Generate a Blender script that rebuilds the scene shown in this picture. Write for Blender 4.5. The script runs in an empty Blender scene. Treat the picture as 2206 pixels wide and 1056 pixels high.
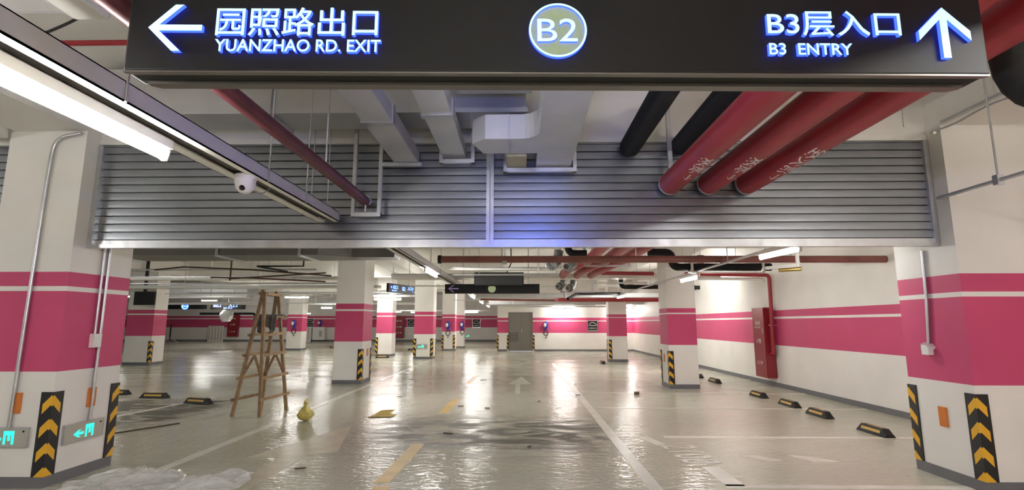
import bpy, bmesh, math, random
from mathutils import Vector, Matrix
random.seed(7)
S = bpy.context.scene
COL = S.collection

# ------------------------------------------------------------------ camera, world, exposure
PITCH = math.atan2(169, 1107.0)
cam_d = bpy.data.cameras.new('camera')
cam_d.sensor_fit = 'HORIZONTAL'
cam_d.sensor_width = 36.0
cam_d.lens = 36.0 * 1107.0 / 2206.0
cam_d.clip_start = 0.05
cam_d.clip_end = 200
cam = bpy.data.objects.new('camera', cam_d)
COL.objects.link(cam)
cam.location = (0, 0, 1.5)
cam.rotation_euler = (math.pi / 2 + PITCH, 0, math.atan2(19 * math.cos(PITCH), 1107.0))
S.camera = cam

w = bpy.data.worlds.new('world')
S.world = w
w.use_nodes = True
w.node_tree.nodes['Background'].inputs[0].default_value = (0.93, 0.96, 1.0, 1)
w.node_tree.nodes['Background'].inputs[1].default_value = 0.3
S.view_settings.view_transform = 'Standard'
S.view_settings.look = 'None'
S.view_settings.exposure = 1.6
S.view_settings.gamma = 1.0
S.view_settings.use_curve_mapping = False
try:
    S.cycles.use_denoising = True
    S.cycles.sample_clamp_indirect = 6.0
    S.cycles.caustics_reflective = False
    S.cycles.caustics_refractive = False
    S.cycles.max_bounces = 8
    S.cycles.diffuse_bounces = 5
except Exception:
    pass
TUBE = 62.0       # radiance of a lit lamp tube

# ------------------------------------------------------------------ materials
def srgb(r, g, b):
    f = lambda c: (c / 255 / 12.92) if c / 255 <= 0.04045 else ((c / 255 + 0.055) / 1.055) ** 2.4
    return (f(r), f(g), f(b), 1)

def mat(name, col, rough=0.5, metal=0.0, noise=0.0, nscale=6.0, emit=None, estr=0.0, bump=0.0, bscale=40.0, alpha=1.0, spec=None, rnoise=0.0):
    m = bpy.data.materials.new(name)
    m.use_nodes = True
    nt = m.node_tree
    b = nt.nodes['Principled BSDF']
    b.inputs['Base Color'].default_value = col
    b.inputs['Roughness'].default_value = rough
    b.inputs['Metallic'].default_value = metal
    b.inputs['Alpha'].default_value = alpha
    if spec is not None:
        b.inputs['Specular IOR Level'].default_value = spec
    if emit:
        b.inputs['Emission Color'].default_value = emit
        b.inputs['Emission Strength'].default_value = estr
    if noise or bump or rnoise:
        tc = nt.nodes.new('ShaderNodeTexCoord')
        n = nt.nodes.new('ShaderNodeTexNoise')
        n.inputs['Scale'].default_value = nscale
        n.inputs['Detail'].default_value = 6
        nt.links.new(tc.outputs['Object'], n.inputs['Vector'])
        if noise:
            r = nt.nodes.new('ShaderNodeMapRange')
            r.inputs['From Min'].default_value = 0.3
            r.inputs['From Max'].default_value = 0.7
            r.inputs['To Min'].default_value = 1 - noise
            r.inputs['To Max'].default_value = 1 + noise * 0.5
            mx = nt.nodes.new('ShaderNodeMix')
            mx.data_type = 'RGBA'
            mx.blend_type = 'MULTIPLY'
            mx.inputs[0].default_value = 1
            mx.inputs[6].default_value = col
            nt.links.new(n.outputs['Fac'], r.inputs['Value'])
            nt.links.new(r.outputs[0], mx.inputs[7])
            nt.links.new(mx.outputs[2], b.inputs['Base Color'])
        if rnoise:
            r2 = nt.nodes.new('ShaderNodeMapRange')
            r2.inputs['From Min'].default_value = 0.3
            r2.inputs['From Max'].default_value = 0.7
            r2.inputs['To Min'].default_value = max(0.02, rough - rnoise)
            r2.inputs['To Max'].default_value = rough + rnoise
            nt.links.new(n.outputs['Fac'], r2.inputs['Value'])
            nt.links.new(r2.outputs[0], b.inputs['Roughness'])
        if bump:
            n2 = nt.nodes.new('ShaderNodeTexNoise')
            n2.inputs['Scale'].default_value = bscale
            n2.inputs['Detail'].default_value = 3
            nt.links.new(tc.outputs['Object'], n2.inputs['Vector'])
            bp = nt.nodes.new('ShaderNodeBump')
            bp.inputs['Strength'].default_value = bump
            bp.inputs['Distance'].default_value = 0.01
            nt.links.new(n2.outputs['Fac'], bp.inputs['Height'])
            nt.links.new(bp.outputs[0], b.inputs['Normal'])
    return m

PINK = srgb(198, 76, 116)
WHITE = (0.80, 0.775, 0.735, 1)

def banded(name, z1, z2, z3, z4, base=0.0):
    """white paint with a pink band z1..z4 that has a white stripe z2..z3 (heights above the floor)"""
    m = bpy.data.materials.new(name)
    m.use_nodes = True
    nt = m.node_tree
    b = nt.nodes['Principled BSDF']
    b.inputs['Roughness'].default_value = 0.55
    b.inputs['Specular IOR Level'].default_value = 0.3
    g = nt.nodes.new('ShaderNodeNewGeometry')
    sx = nt.nodes.new('ShaderNodeSeparateXYZ')
    nt.links.new(g.outputs['Position'], sx.inputs[0])
    cr = nt.nodes.new('ShaderNodeValToRGB')
    cr.color_ramp.interpolation = 'CONSTANT'
    mr = nt.nodes.new('ShaderNodeMapRange')
    mr.inputs['From Max'].default_value = 4.0
    nt.links.new(sx.outputs['Z'], mr.inputs['Value'])
    nt.links.new(mr.outputs[0], cr.inputs[0])
    e = cr.color_ramp.elements
    e[0].position = 0
    e[0].color = WHITE
    e[1].position = z1 / 4
    e[1].color = PINK
    for z, c in ((z2, WHITE), (z3, PINK), (z4, WHITE)):
        k = e.new(z / 4)
        k.color = c
    n = nt.nodes.new('ShaderNodeTexNoise')
    n.inputs['Scale'].default_value = 1.6
    n.inputs['Detail'].default_value = 8
    r = nt.nodes.new('ShaderNodeMapRange')
    r.inputs['From Min'].default_value = 0.3
    r.inputs['From Max'].default_value = 0.7
    r.inputs['To Min'].default_value = 0.94
    r.inputs['To Max'].default_value = 1.02
    nt.links.new(g.outputs['Position'], n.inputs['Vector'])
    nt.links.new(n.outputs['Fac'], r.inputs['Value'])
    mx = nt.nodes.new('ShaderNodeMix')
    mx.data_type = 'RGBA'
    mx.blend_type = 'MULTIPLY'
    mx.inputs[0].default_value = 1
    nt.links.new(cr.outputs[0], mx.inputs[6])
    nt.links.new(r.outputs[0], mx.inputs[7])
    nt.links.new(mx.outputs[2], b.inputs['Base Color'])
    n2 = nt.nodes.new('ShaderNodeTexNoise')
    n2.inputs['Scale'].default_value = 180
    nt.links.new(g.outputs['Position'], n2.inputs['Vector'])
    bp = nt.nodes.new('ShaderNodeBump')
    bp.inputs['Strength'].default_value = 0.08
    bp.inputs['Distance'].default_value = 0.003
    nt.links.new(n2.outputs['Fac'], bp.inputs['Height'])
    nt.links.new(bp.outputs[0], b.inputs['Normal'])
    return m

def chevron_mat():
    """black rubber with yellow bands that peak at the corner (object origin on the corner edge)"""
    m = bpy.data.materials.new('black yellow rubber')
    m.use_nodes = True
    nt = m.node_tree
    b = nt.nodes['Principled BSDF']
    b.inputs['Roughness'].default_value = 0.45
    tc = nt.nodes.new('ShaderNodeTexCoord')
    sx = nt.nodes.new('ShaderNodeSeparateXYZ')
    nt.links.new(tc.outputs['Object'], sx.inputs[0])
    def mth(op, a, bb=None):
        n = nt.nodes.new('ShaderNodeMath')
        n.operation = op
        for i, v in enumerate((a, bb)):
            if v is None:
                continue
            if isinstance(v, (int, float)):
                n.inputs[i].default_value = v
            else:
                nt.links.new(v, n.inputs[i])
        return n.outputs[0]
    d = mth('ADD', mth('ABSOLUTE', sx.outputs['X']), mth('ABSOLUTE', sx.outputs['Y']))
    q = mth('ADD', mth('MULTIPLY', d, 1.05), sx.outputs['Z'])
    f = mth('FRACT', mth('DIVIDE', mth('ADD', q, 0.015), 0.215))
    st = mth('GREATER_THAN', f, 0.58)
    top = mth('LESS_THAN', sx.outputs['Z'], 0.835)
    inner = mth('LESS_THAN', d, 0.092)
    k = mth('MULTIPLY', mth('MULTIPLY', st, top), inner)
    mx = nt.nodes.new('ShaderNodeMix')
    mx.data_type = 'RGBA'
    mx.inputs[6].default_value = srgb(22, 22, 24)
    mx.inputs[7].default_value = srgb(226, 172, 40)
    nt.links.new(k, mx.inputs[0])
    nt.links.new(mx.outputs[2], b.inputs['Base Color'])
    return m

def floor_mat():
    m = bpy.data.materials.new('epoxy floor')
    m.use_nodes = True
    nt = m.node_tree
    b = nt.nodes['Principled BSDF']
    g = nt.nodes.new('ShaderNodeNewGeometry')
    def noise(scale, detail=5, dist=0.0, stretch=None):
        n = nt.nodes.new('ShaderNodeTexNoise')
        n.inputs['Scale'].default_value = scale
        n.inputs['Detail'].default_value = detail
        n.inputs['Distortion'].default_value = dist
        if stretch:
            mp = nt.nodes.new('ShaderNodeMapping')
            mp.inputs['Scale'].default_value = stretch
            nt.links.new(g.outputs['Position'], mp.inputs['Vector'])
            nt.links.new(mp.outputs[0], n.inputs['Vector'])
        else:
            nt.links.new(g.outputs['Position'], n.inputs['Vector'])
        return n.outputs['Fac']
    def rng(v, a, bb, c, d):
        r = nt.nodes.new('ShaderNodeMapRange')
        r.inputs['From Min'].default_value = a
        r.inputs['From Max'].default_value = bb
        r.inputs['To Min'].default_value = c
        r.inputs['To Max'].default_value = d
        nt.links.new(v, r.inputs['Value'])
        return r.outputs[0]
    def mix(f, a, bb):
        x = nt.nodes.new('ShaderNodeMix')
        x.data_type = 'RGBA'
        for i, v in ((0, f), (6, a), (7, bb)):
            if hasattr(v, 'links') or hasattr(v, 'is_linked'):
                nt.links.new(v, x.inputs[i])
            else:
                x.inputs[i].default_value = v
        return x.outputs[2]
    def mul(a, bb):
        n = nt.nodes.new('ShaderNodeMath')
        n.operation = 'MULTIPLY'
        nt.links.new(a, n.inputs[0])
        if isinstance(bb, (int, float)):
            n.inputs[1].default_value = bb
        else:
            nt.links.new(bb, n.inputs[1])
        return n.outputs[0]
    sx = nt.nodes.new('ShaderNodeSeparateXYZ')
    nt.links.new(g.outputs['Position'], sx.inputs[0])
    base = mix(rng(noise(0.6, 8), 0.35, 0.65, 0, 1), (0.53, 0.52, 0.415, 1), (0.585, 0.575, 0.465, 1))
    # the driving lane is a greyer coat than the bays
    lane = mul(rng(sx.outputs['X'], -3.75, -3.65, 0, 1), rng(sx.outputs['X'], 1.1, 1.2, 1, 0))
    base = mix(mul(lane, 0.45), base, (0.42, 0.405, 0.325, 1))
    # scuffed dirt patches across the lane and the left bays
    dn = rng(noise(1.9, 10, 1.4, (0.7, 1.6, 1)), 0.41, 0.57, 0, 1)
    yy = mul(rng(sx.outputs['Y'], 5.9, 6.8, 0, 1), rng(sx.outputs['Y'], 8.0, 9.2, 1, 0))
    xx = mul(rng(sx.outputs['X'], -2.6, -1.6, 0, 1), rng(sx.outputs['X'], 1.0, 1.6, 1, 0))
    left = mul(mul(rng(sx.outputs['X'], -5.2, -5.8, 0, 1), rng(sx.outputs['Y'], 7.4, 8.0, 0, 1)), rng(sx.outputs['Y'], 10.0, 10.9, 1, 0))
    near = mul(rng(sx.outputs['Y'], 6.2, 5.0, 0, 0.6), rng(sx.outputs['X'], -3.0, -3.6, 0, 1))
    ad = nt.nodes.new('ShaderNodeMath')
    ad.operation = 'ADD'
    ad.use_clamp = True
    nt.links.new(mul(xx, yy), ad.inputs[0])
    nt.links.new(left, ad.inputs[1])
    ad2 = nt.nodes.new('ShaderNodeMath')
    ad2.operation = 'ADD'
    ad2.use_clamp = True
    nt.links.new(ad.outputs[0], ad2.inputs[0])
    nt.links.new(near, ad2.inputs[1])
    ad3 = nt.nodes.new('ShaderNodeMath')
    ad3.operation = 'ADD'
    ad3.use_clamp = True
    nt.links.new(mul(dn, ad2.outputs[0]), ad3.inputs[0])
    nt.links.new(mul(left, rng(noise(1.3, 9, 1.2, (1.0, 2.4, 1)), 0.42, 0.58, 0, 0.8)), ad3.inputs[1])
    dirt = mul(ad3.outputs[0], 0.92)
    base = mix(dirt, base, (0.085, 0.075, 0.06, 1))
    sp = rng(noise(9, 4), 0.73, 0.78, 0, 0.5)
    base = mix(sp, base, (0.25, 0.23, 0.19, 1))
    nt.links.new(base, b.inputs['Base Color'])
    rr = nt.nodes.new('ShaderNodeMath')
    rr.operation = 'ADD'
    nt.links.new(rng(noise(1.1, 3, 0.5), 0.35, 0.7, 0.11, 0.19), rr.inputs[0])
    nt.links.new(mul(dirt, 0.35), rr.inputs[1])
    nt.links.new(rr.outputs[0], b.inputs['Roughness'])
    b.inputs['Specular IOR Level'].default_value = 0.30
    bp = nt.nodes.new('ShaderNodeBump')
    bp.inputs['Strength'].default_value = 0.8
    bp.inputs['Distance'].default_value = 0.014
    nt.links.new(noise(1.0, 4, 0.6, (7.0, 13.0, 1)), bp.inputs['Height'])
    nt.links.new(bp.outputs[0], b.inputs['Normal'])
    return m

M = {
    'pil_l': banded('pillar paint left', 1.04, 1.805, 1.852, 2.0),
    'pil_r': banded('pillar paint right', 0.93, 1.735, 1.79, 1.965),
    'pil_m': banded('pillar paint', 0.99, 1.705, 1.745, 1.855),
    'wall': banded('wall paint', 0.97, 1.605, 1.652, 1.805),
    'wallfar': banded('far wall paint', 1.17, 1.85, 1.93, 2.12),
    'ceil': mat('ceiling paint', (0.78, 0.76, 0.72, 1), 0.75, noise=0.05, nscale=0.8),
    'floor': floor_mat(),
    'grey': mat('grey skirting paint', srgb(108, 108, 112), 0.5, noise=0.1),
    'galv': mat('galvanised steel', (0.60, 0.61, 0.63, 1), 0.36, 0.9, noise=0.12, nscale=9, rnoise=0.08),
    'slat': mat('galvanised slats', (0.31, 0.325, 0.35, 1), 0.33, 0.9, noise=0.08, nscale=2.0, rnoise=0.03),
    'duct': mat('galvanised sheet duct', (0.60, 0.60, 0.60, 1), 0.48, 0.55, noise=0.10, nscale=3, rnoise=0.06),
    'ductshade': mat('sheet duct with shade in colour', (0.20, 0.195, 0.19, 1), 0.5, 0.4, noise=0.15, nscale=2),  # grey duct darkened in its colour for the shadow it hangs in
    'tray': mat('painted tray steel', (0.56, 0.56, 0.57, 1), 0.5, 0.0, noise=0.06, nscale=4),
    'trayshade': mat('tray gap shade', (0.12, 0.11, 0.10, 1), 0.7),
    'whitemetal': mat('white painted metal', (0.78, 0.77, 0.73, 1), 0.4, noise=0.04),
    'signblack': mat('black sign panel', srgb(17, 16, 18), 0.5, 0.0, noise=0.1, nscale=2, spec=0.35),
    'signrim': mat('dark metal rim', srgb(120, 115, 112), 0.35, 0.7),
    'black': mat('matte black', srgb(18, 18, 19), 0.7),
    'foam': mat('black foam insulation', srgb(20, 20, 21), 0.85, bump=0.5, bscale=60),
    'red': mat('red pipe paint', srgb(154, 40, 50), 0.42, noise=0.10, nscale=3),
    'reddark': mat('dark red pipe paint', srgb(96, 38, 46), 0.42, noise=0.35, nscale=7),
    'redbox': mat('red cabinet paint', srgb(140, 36, 46), 0.28, 0.1),
    'brown': mat('rust brown pipe', srgb(134, 82, 76), 0.45, noise=0.25, nscale=4),
    'rust': mat('dark sprinkler pipe', srgb(82, 62, 50), 0.6),
    'wood': mat('raw timber', srgb(152, 124, 92), 0.7, noise=0.35, nscale=12),
    'cloth': mat('grey rag', srgb(112, 108, 100), 0.9, noise=0.4, nscale=14),
    'tube': mat('lit lamp tube', (1, 1, 1, 1), 0.4, emit=(1.0, 0.98, 0.935, 1), estr=TUBE),
    'letter': mat('lit letter face', (0.6, 0.9, 1, 1), 0.4, emit=(0.34, 0.80, 1.0, 1), estr=0.38),
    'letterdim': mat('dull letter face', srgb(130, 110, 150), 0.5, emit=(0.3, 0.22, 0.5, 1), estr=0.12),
    'blue': mat('lit letter edge', (0.05, 0.1, 1, 1), 0.4, emit=(0.02, 0.05, 1.0, 1), estr=1.5),
    'backglow': mat('added blue back glow', (0.05, 0.1, 1, 1), 0.4, emit=(0.16, 0.25, 1.0, 1), estr=32.0),  # added light for the blue tint on the shutter
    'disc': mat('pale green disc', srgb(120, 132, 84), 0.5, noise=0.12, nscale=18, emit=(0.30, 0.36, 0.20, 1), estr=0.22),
    'exitgreen': mat('lit exit pictogram', (0.1, 0.9, 0.7, 1), 0.4, emit=(0.0, 0.85, 0.62, 1), estr=0.34),
    'exitplate': mat('exit sign plate', srgb(186, 184, 172), 0.35, 0.4),
    'orange': mat('orange reflector', srgb(206, 118, 44), 0.3),
    'guard': chevron_mat(),
    'rubber': mat('black rubber', srgb(24, 23, 22), 0.6),
    'yellow': mat('yellow reflective strip', srgb(190, 154, 74), 0.4),
    'linewhite': mat('worn white line paint', (0.80, 0.775, 0.69, 1), 0.3, noise=0.18, nscale=3),
    'lineworn': mat('faded white line paint', (0.68, 0.655, 0.57, 1), 0.28, noise=0.15, nscale=4),
    'lineyellow': mat('worn yellow line paint', srgb(214, 180, 98), 0.35, noise=0.2, nscale=4),
    'linecream': mat('worn cream arrow paint', (0.62, 0.56, 0.42, 1), 0.3, noise=0.22, nscale=5),
    'doorgrey': mat('grey steel door', srgb(126, 122, 114), 0.35, 0.35),
    'doorpatch': mat('darker grey door patch', srgb(104, 101, 98), 0.4, 0.3),
    'plasticwhite': mat('white plastic', (0.80, 0.79, 0.77, 1), 0.3),
    'lens': mat('dark lens', srgb(20, 20, 22), 0.1),
    'screen': mat('dark display face', srgb(66, 68, 68), 0.3),
    'chargeblue': mat('blue charger shell', srgb(38, 52, 150), 0.3),
    'bag': mat('yellow plastic bag', srgb(214, 200, 110), 0.35, noise=0.3, nscale=14),
    'paper': mat('yellow card', srgb(178, 150, 62), 0.6, noise=0.2),
    'film': mat('clear plastic film', (0.85, 0.86, 0.84, 1), 0.15, alpha=0.55, spec=0.9),
    'beige': mat('beige sheet', srgb(176, 170, 150), 0.6),
    'whitetext': mat('white stencil paint', (0.75, 0.72, 0.70, 1), 0.5),
    'brass': mat('brass fitting', srgb(170, 140, 80), 0.35, 0.8),
    'valve': mat('dull grey metal jacket', (0.22, 0.22, 0.22, 1), 0.4, 0.6, noise=0.3, nscale=9, bump=0.6, bscale=25),
}

# ------------------------------------------------------------------ mesh helpers
class MB:
    def __init__(s):
        s.v, s.f, s.mi = [], [], []
    def add(s, vs, fs, mi=0):
        o = len(s.v)
        s.v += [tuple(q) for q in vs]
        s.f += [tuple(i + o for i in f) for f in fs]
        s.mi += [mi] * len(fs)
        return s
    def box(s, x0, x1, y0, y1, z0, z1, mi=0):
        vs = [(x, y, z) for z in (z0, z1) for y in (y0, y1) for x in (x0, x1)]
        return s.add(vs, [(0, 2, 3, 1), (4, 5, 7, 6), (0, 1, 5, 4), (2, 6, 7, 3), (0, 4, 6, 2), (1, 3, 7, 5)], mi)
    def bbox(s, x0, x1, y0, y1, z0, z1, b, mi=0):
        """box with chamfered vertical and horizontal edges"""
        bm = bmesh.new()
        r = bmesh.ops.create_cube(bm, size=1)
        for v in bm.verts:
            v.co = Vector(((x0 + x1) / 2 + v.co.x * (x1 - x0), (y0 + y1) / 2 + v.co.y * (y1 - y0), (z0 + z1) / 2 + v.co.z * (z1 - z0)))
        bmesh.ops.bevel(bm, geom=bm.edges[:], offset=b, segments=2, profile=0.6, affect='EDGES')
        s.bm(bm, mi)
        return s
    def bm(s, bm, mi=0):
        bm.verts.ensure_lookup_table()
        bm.verts.index_update()
        s.add([v.co[:] for v in bm.verts], [[v.index for v in f.verts] for f in bm.faces], mi)
        bm.free()
    def prism(s, poly, axis, a, b, mi=0):
        """poly: 2-D outline; axis 'x','y','z' is the extrusion direction from a to b"""
        def p(u, v, t):
            return {'x': (t, u, v), 'y': (u, t, v), 'z': (u, v, t)}[axis]
        n = len(poly)
        vs = [p(u, v, a) for u, v in poly] + [p(u, v, b) for u, v in poly]
        fs = [tuple(range(n))[::-1], tuple(range(n, 2 * n))] + [(i, (i + 1) % n, n + (i + 1) % n, n + i) for i in range(n)]
        return s.add(vs, fs, mi)
    def beam(s, p0, p1, wx, wy, up=(0, 0, 1), mi=0):
        """rectangular bar from p0 to p1"""
        p0, p1 = Vector(p0), Vector(p1)
        d = (p1 - p0).normalized()
        u = d.cross(Vector(up))
        if u.length < 1e-4:
            u = d.cross(Vector((1, 0, 0)))
        u.normalize()
        v = u.cross(d)
        vs = []
        for p in (p0, p1):
            for a, b in ((-1, -1), (1, -1), (1, 1), (-1, 1)):
                vs.append(p + u * a * wx / 2 + v * b * wy / 2)
        return s.add(vs, [(0, 1, 2, 3), (7, 6, 5, 4), (0, 4, 5, 1), (1, 5, 6, 2), (2, 6, 7, 3), (3, 7, 4, 0)], mi)
    def tube(s, path, r, n=12, bend=0.0, seg=5, cap=True, mi=0, closed=False):
        pts = [Vector(p) for p in path]
        if bend and len(pts) > 2:
            out = [pts[0]]
            for i in range(1, len(pts) - 1):
                a, b, c = pts[i - 1], pts[i], pts[i + 1]
                l = min(bend, (a - b).length * 0.48, (c - b).length * 0.48)
                q0, q1 = b + (a - b).normalized() * l, b + (c - b).normalized() * l
                for k in range(seg + 1):
                    t = k / seg
                    out.append(q0 * (1 - t) ** 2 + b * 2 * t * (1 - t) + q1 * t * t)
            out.append(pts[-1])
            pts = out
        N = len(pts)
        rr = r if isinstance(r, (list, tuple)) else [r] * N
        ref = None
        vs = []
        for i, p in enumerate(pts):
            if closed:
                d = pts[(i + 1) % N] - pts[i - 1]
            else:
                d = pts[min(i + 1, N - 1)] - pts[max(i - 1, 0)]
            d.normalize()
            if ref is None:
                ref = d.orthogonal().normalized()
            ref = (ref - d * ref.dot(d)).normalized()
            u = d.cross(ref)
            for k in range(n):
                t = 2 * math.pi * (k + 0.5) / n
                vs.append(p + (ref * math.cos(t) + u * math.sin(t)) * rr[i])
        fs = []
        L = N if closed else N - 1
        for i in range(L):
            for k in range(n):
                j = (i + 1) % N
                fs.append((i * n + k, i * n + (k + 1) % n, j * n + (k + 1) % n, j * n + k))
        if cap and not closed:
            fs += [tuple(range(n))[::-1], tuple(range((N - 1) * n, N * n))]
        return s.add(vs, fs, mi)
    def ball(s, c, r, n=12, sz=1.0, mi=0):
        bm = bmesh.new()
        bmesh.ops.create_uvsphere(bm, u_segments=n, v_segments=n // 2 + 2, radius=r)
        for v in bm.verts:
            v.co = Vector((v.co.x + c[0], v.co.y + c[1], v.co.z * sz + c[2]))
        s.bm(bm, mi)
        return s

def wloc(o):
    l = Vector((0, 0, 0))
    while o is not None:
        l += Vector(o.location)
        o = o.parent
    return l

def obj(name, mb, mt, parent=None, origin=None, local=False, smooth=None, kind=None, label=None):
    """links MB as ONE mesh object; vertices are given in world space unless local"""
    me = bpy.data.meshes.new(name)
    me.from_pydata(mb.v, [], mb.f)
    for m in (mt if isinstance(mt, (list, tuple)) else [mt]):
        me.materials.append(M[m] if isinstance(m, str) else m)
    if any(mb.mi):
        for p, i in zip(me.polygons, mb.mi):
            p.material_index = i
    bm = bmesh.new()
    bm.from_mesh(me)
    bmesh.ops.recalc_face_normals(bm, faces=bm.faces[:])
    bm.to_mesh(me)
    bm.free()
    o = bpy.data.objects.new(name, me)
    COL.objects.link(o)
    base = wloc(parent) if parent else Vector((0, 0, 0))
    if not local:
        org = Vector(origin) if origin is not None else (base if parent else Vector((0, 0, 0)))
        if parent is None and origin is None and mb.v:
            xs, ys, zs = zip(*mb.v)
            org = Vector(((min(xs) + max(xs)) / 2, (min(ys) + max(ys)) / 2, min(zs)))
        me.transform(Matrix.Translation(-org))
        o.location = org - base
    if parent:
        o.parent = parent
    if smooth:
        for p in me.polygons:
            p.use_smooth = True
        try:
            me.set_sharp_from_angle(angle=math.radians(smooth))
        except Exception:
            pass
    if kind:
        o['kind'] = kind
    if label:
        o['label'] = label
    return o

def tag(o, label, cat, group=None, kind='thing'):
    o['label'] = label
    o['category'] = cat
    if group:
        o['group'] = group
    if kind:
        o['kind'] = kind
    return o

def thing(name, label, cat, loc=(0, 0, 0), group=None, rz=0.0):
    o = bpy.data.objects.new(name, None)
    o.empty_display_size = 0.1
    COL.objects.link(o)
    o.location = loc
    o.rotation_euler = (0, 0, rz)
    return tag(o, label, cat, group)

def copy_tree(o, parent=None):
    c = o.copy()
    COL.objects.link(c)
    c.parent = parent
    for ch in list(o.children):
        copy_tree(ch, c)
    return c

def struct(name, mb, mt, **k):
    return obj(name, mb, mt, kind='structure', **k)

def text_mb(body, w, h, depth=0.0, bold=0.0, sp=1.0):
    """lettering as mesh, fitted into w x h, lower left at 0,0, facing +Z"""
    cu = bpy.data.curves.new('lettering', 'FONT')
    cu.body = body
    cu.extrude = depth / 2 if depth else 0
    cu.offset = bold
    cu.resolution_u = 4
    cu.space_character = sp
    o = bpy.data.objects.new('lettering', cu)
    COL.objects.link(o)
    dg = bpy.context.evaluated_depsgraph_get()
    me = bpy.data.meshes.new_from_object(o.evaluated_get(dg))
    bpy.data.objects.remove(o)
    mb = MB()
    vs = [v.co.copy() for v in me.vertices]
    if not vs:
        return mb
    x0, x1 = min(v.x for v in vs), max(v.x for v in vs)
    y0, y1 = min(v.y for v in vs), max(v.y for v in vs)
    mb.v = [((v.x - x0) / (x1 - x0) * w, (v.y - y0) / (y1 - y0) * h, v.z + depth / 2) for v in vs]
    for p in me.polygons:
        mb.f.append(tuple(p.vertices))
        mb.mi.append(1 if abs(p.normal.z) < 0.7 else 0)
    bpy.data.meshes.remove(me)
    return mb

def place(mb, origin, right, up):
    """maps local x,y,z of mb to right, up, right x up at origin"""
    r, u = Vector(right).normalized(), Vector(up).normalized()
    n = r.cross(u)
    o = Vector(origin)
    mb.v = [tuple(o + r * x + u * y + n * z) for x, y, z in mb.v]
    return mb

def merge(*ms):
    r = MB()
    for m in ms:
        o = len(r.v)
        r.v += m.v
        r.f += [tuple(i + o for i in f) for f in m.f]
        r.mi += m.mi
    return r

def polyface(pts, depth, sidemi=1):
    """flat outline in x,y extruded along z, sides with material 1"""
    n = len(pts)
    m = MB()
    m.add([(x, y, depth) for x, y in pts] + [(x, y, 0) for x, y in pts], [tuple(range(n))], 0)
    m.f += [tuple(range(n, 2 * n))[::-1]] + [(i, n + i, n + (i + 1) % n, (i + 1) % n) for i in range(n)]
    m.mi += [0] + [sidemi] * n
    return m

# ------------------------------------------------------------------ the setting
CZ = 3.95
YB, YF, YL, XR, XL = -7.0, 28.6, 44.0, 6.15, -34.0
struct('floor', MB().box(XL, XR + 0.3, YB, YL + 0.3, -0.3, 0), 'floor', origin=(0, 0, 0))
FLOOR = bpy.data.objects['floor']
struct('ceiling', MB().box(XL, XR + 0.3, YB, YL + 0.3, CZ, CZ + 0.3), 'ceil')
struct('wall_right', MB().box(XR, XR + 0.3, YB, YF + 0.3, 0, CZ), 'wall')
wf = MB().box(0.66, XR, YF, YF + 0.3, 0, CZ).box(-0.69, 0.66, YF, YF + 0.3, 2.11, CZ).box(-1.29, -0.69, YF, YF + 0.3, 0, CZ)
struct('wall_far', wf, 'wall')
struct('wall_passage', MB().box(-1.29, -0.99, YF + 0.3, YL, 0, CZ), 'wall')
struct('wall_back', MB().box(XL, -0.99, YL, YL + 0.3, 0, CZ), 'wallfar')
struct('wall_left', MB().box(XL - 0.3, XL, 8, YL, 0, CZ), 'wallfar')
struct('wall_behind', MB().box(-14, XR, YB - 0.3, YB, 0, CZ), 'wall')
struct('baseboard_right', MB().box(XR - 0.012, XR, YB, YF, 0, 0.10), 'grey')
struct('baseboard_far', MB().box(0.72, XR, YF - 0.012, YF, 0, 0.10).box(-1.29, -0.75, YF - 0.012, YF, 0, 0.10), 'grey')
struct('baseboard_back', MB().box(XL, -1.29, YL - 0.012, YL, 0, 0.14), 'grey')
# beams under the slab
n = 0
def beam(x0, x1, y0, y1, z0, z1=CZ):
    global n
    n += 1
    struct('trim_%d' % n, MB().box(x0, x1, y0, y1, z0, z1), 'ceil')
beam(-14, XR, 5.12, 5.66, 3.42)
beam(XL, XR, 12.5, 13.1, 3.40)
beam(XL, XR, 20.8, 21.3, 3.40)
beam(XL, -1.29, 29.2, 29.8, 3.30)
beam(4.16, 4.80, YB, YF, 3.44)
beam(-5.15, -4.42, YB, 5.66, 3.44)
beam(-4.70, -4.02, 5.66, 29.2, 3.40)
beam(-14.5, -13.6, 5.7, YL, 3.40)
# the grey steel door in the far wall
dr = struct('door_1', MB().box(-0.66, 0.63, YF + 0.05, YF + 0.10, 0.02, 2.11), 'doorgrey')
obj('door_patch', MB().box(-0.64, -0.13, YF + 0.035, YF + 0.05, 0.52, 1.02), 'doorpatch', dr)
obj('door_seam', MB().box(-0.015, 0.0, YF + 0.042, YF + 0.05, 0.05, 2.08), 'doorpatch', dr)
obj('door_handle', MB().box(0.03, 0.055, YF + 0.02, YF + 0.05, 1.0, 1.2), 'galv', dr)
obj('door_frame', MB().box(-0.69, -0.66, YF - 0.01, YF + 0.1, 0, 2.11).box(0.63, 0.66, YF - 0.01, YF + 0.1, 0, 2.11).box(-0.69, 0.66, YF - 0.01, YF + 0.1, 2.08, 2.11), 'doorgrey', dr)

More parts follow.
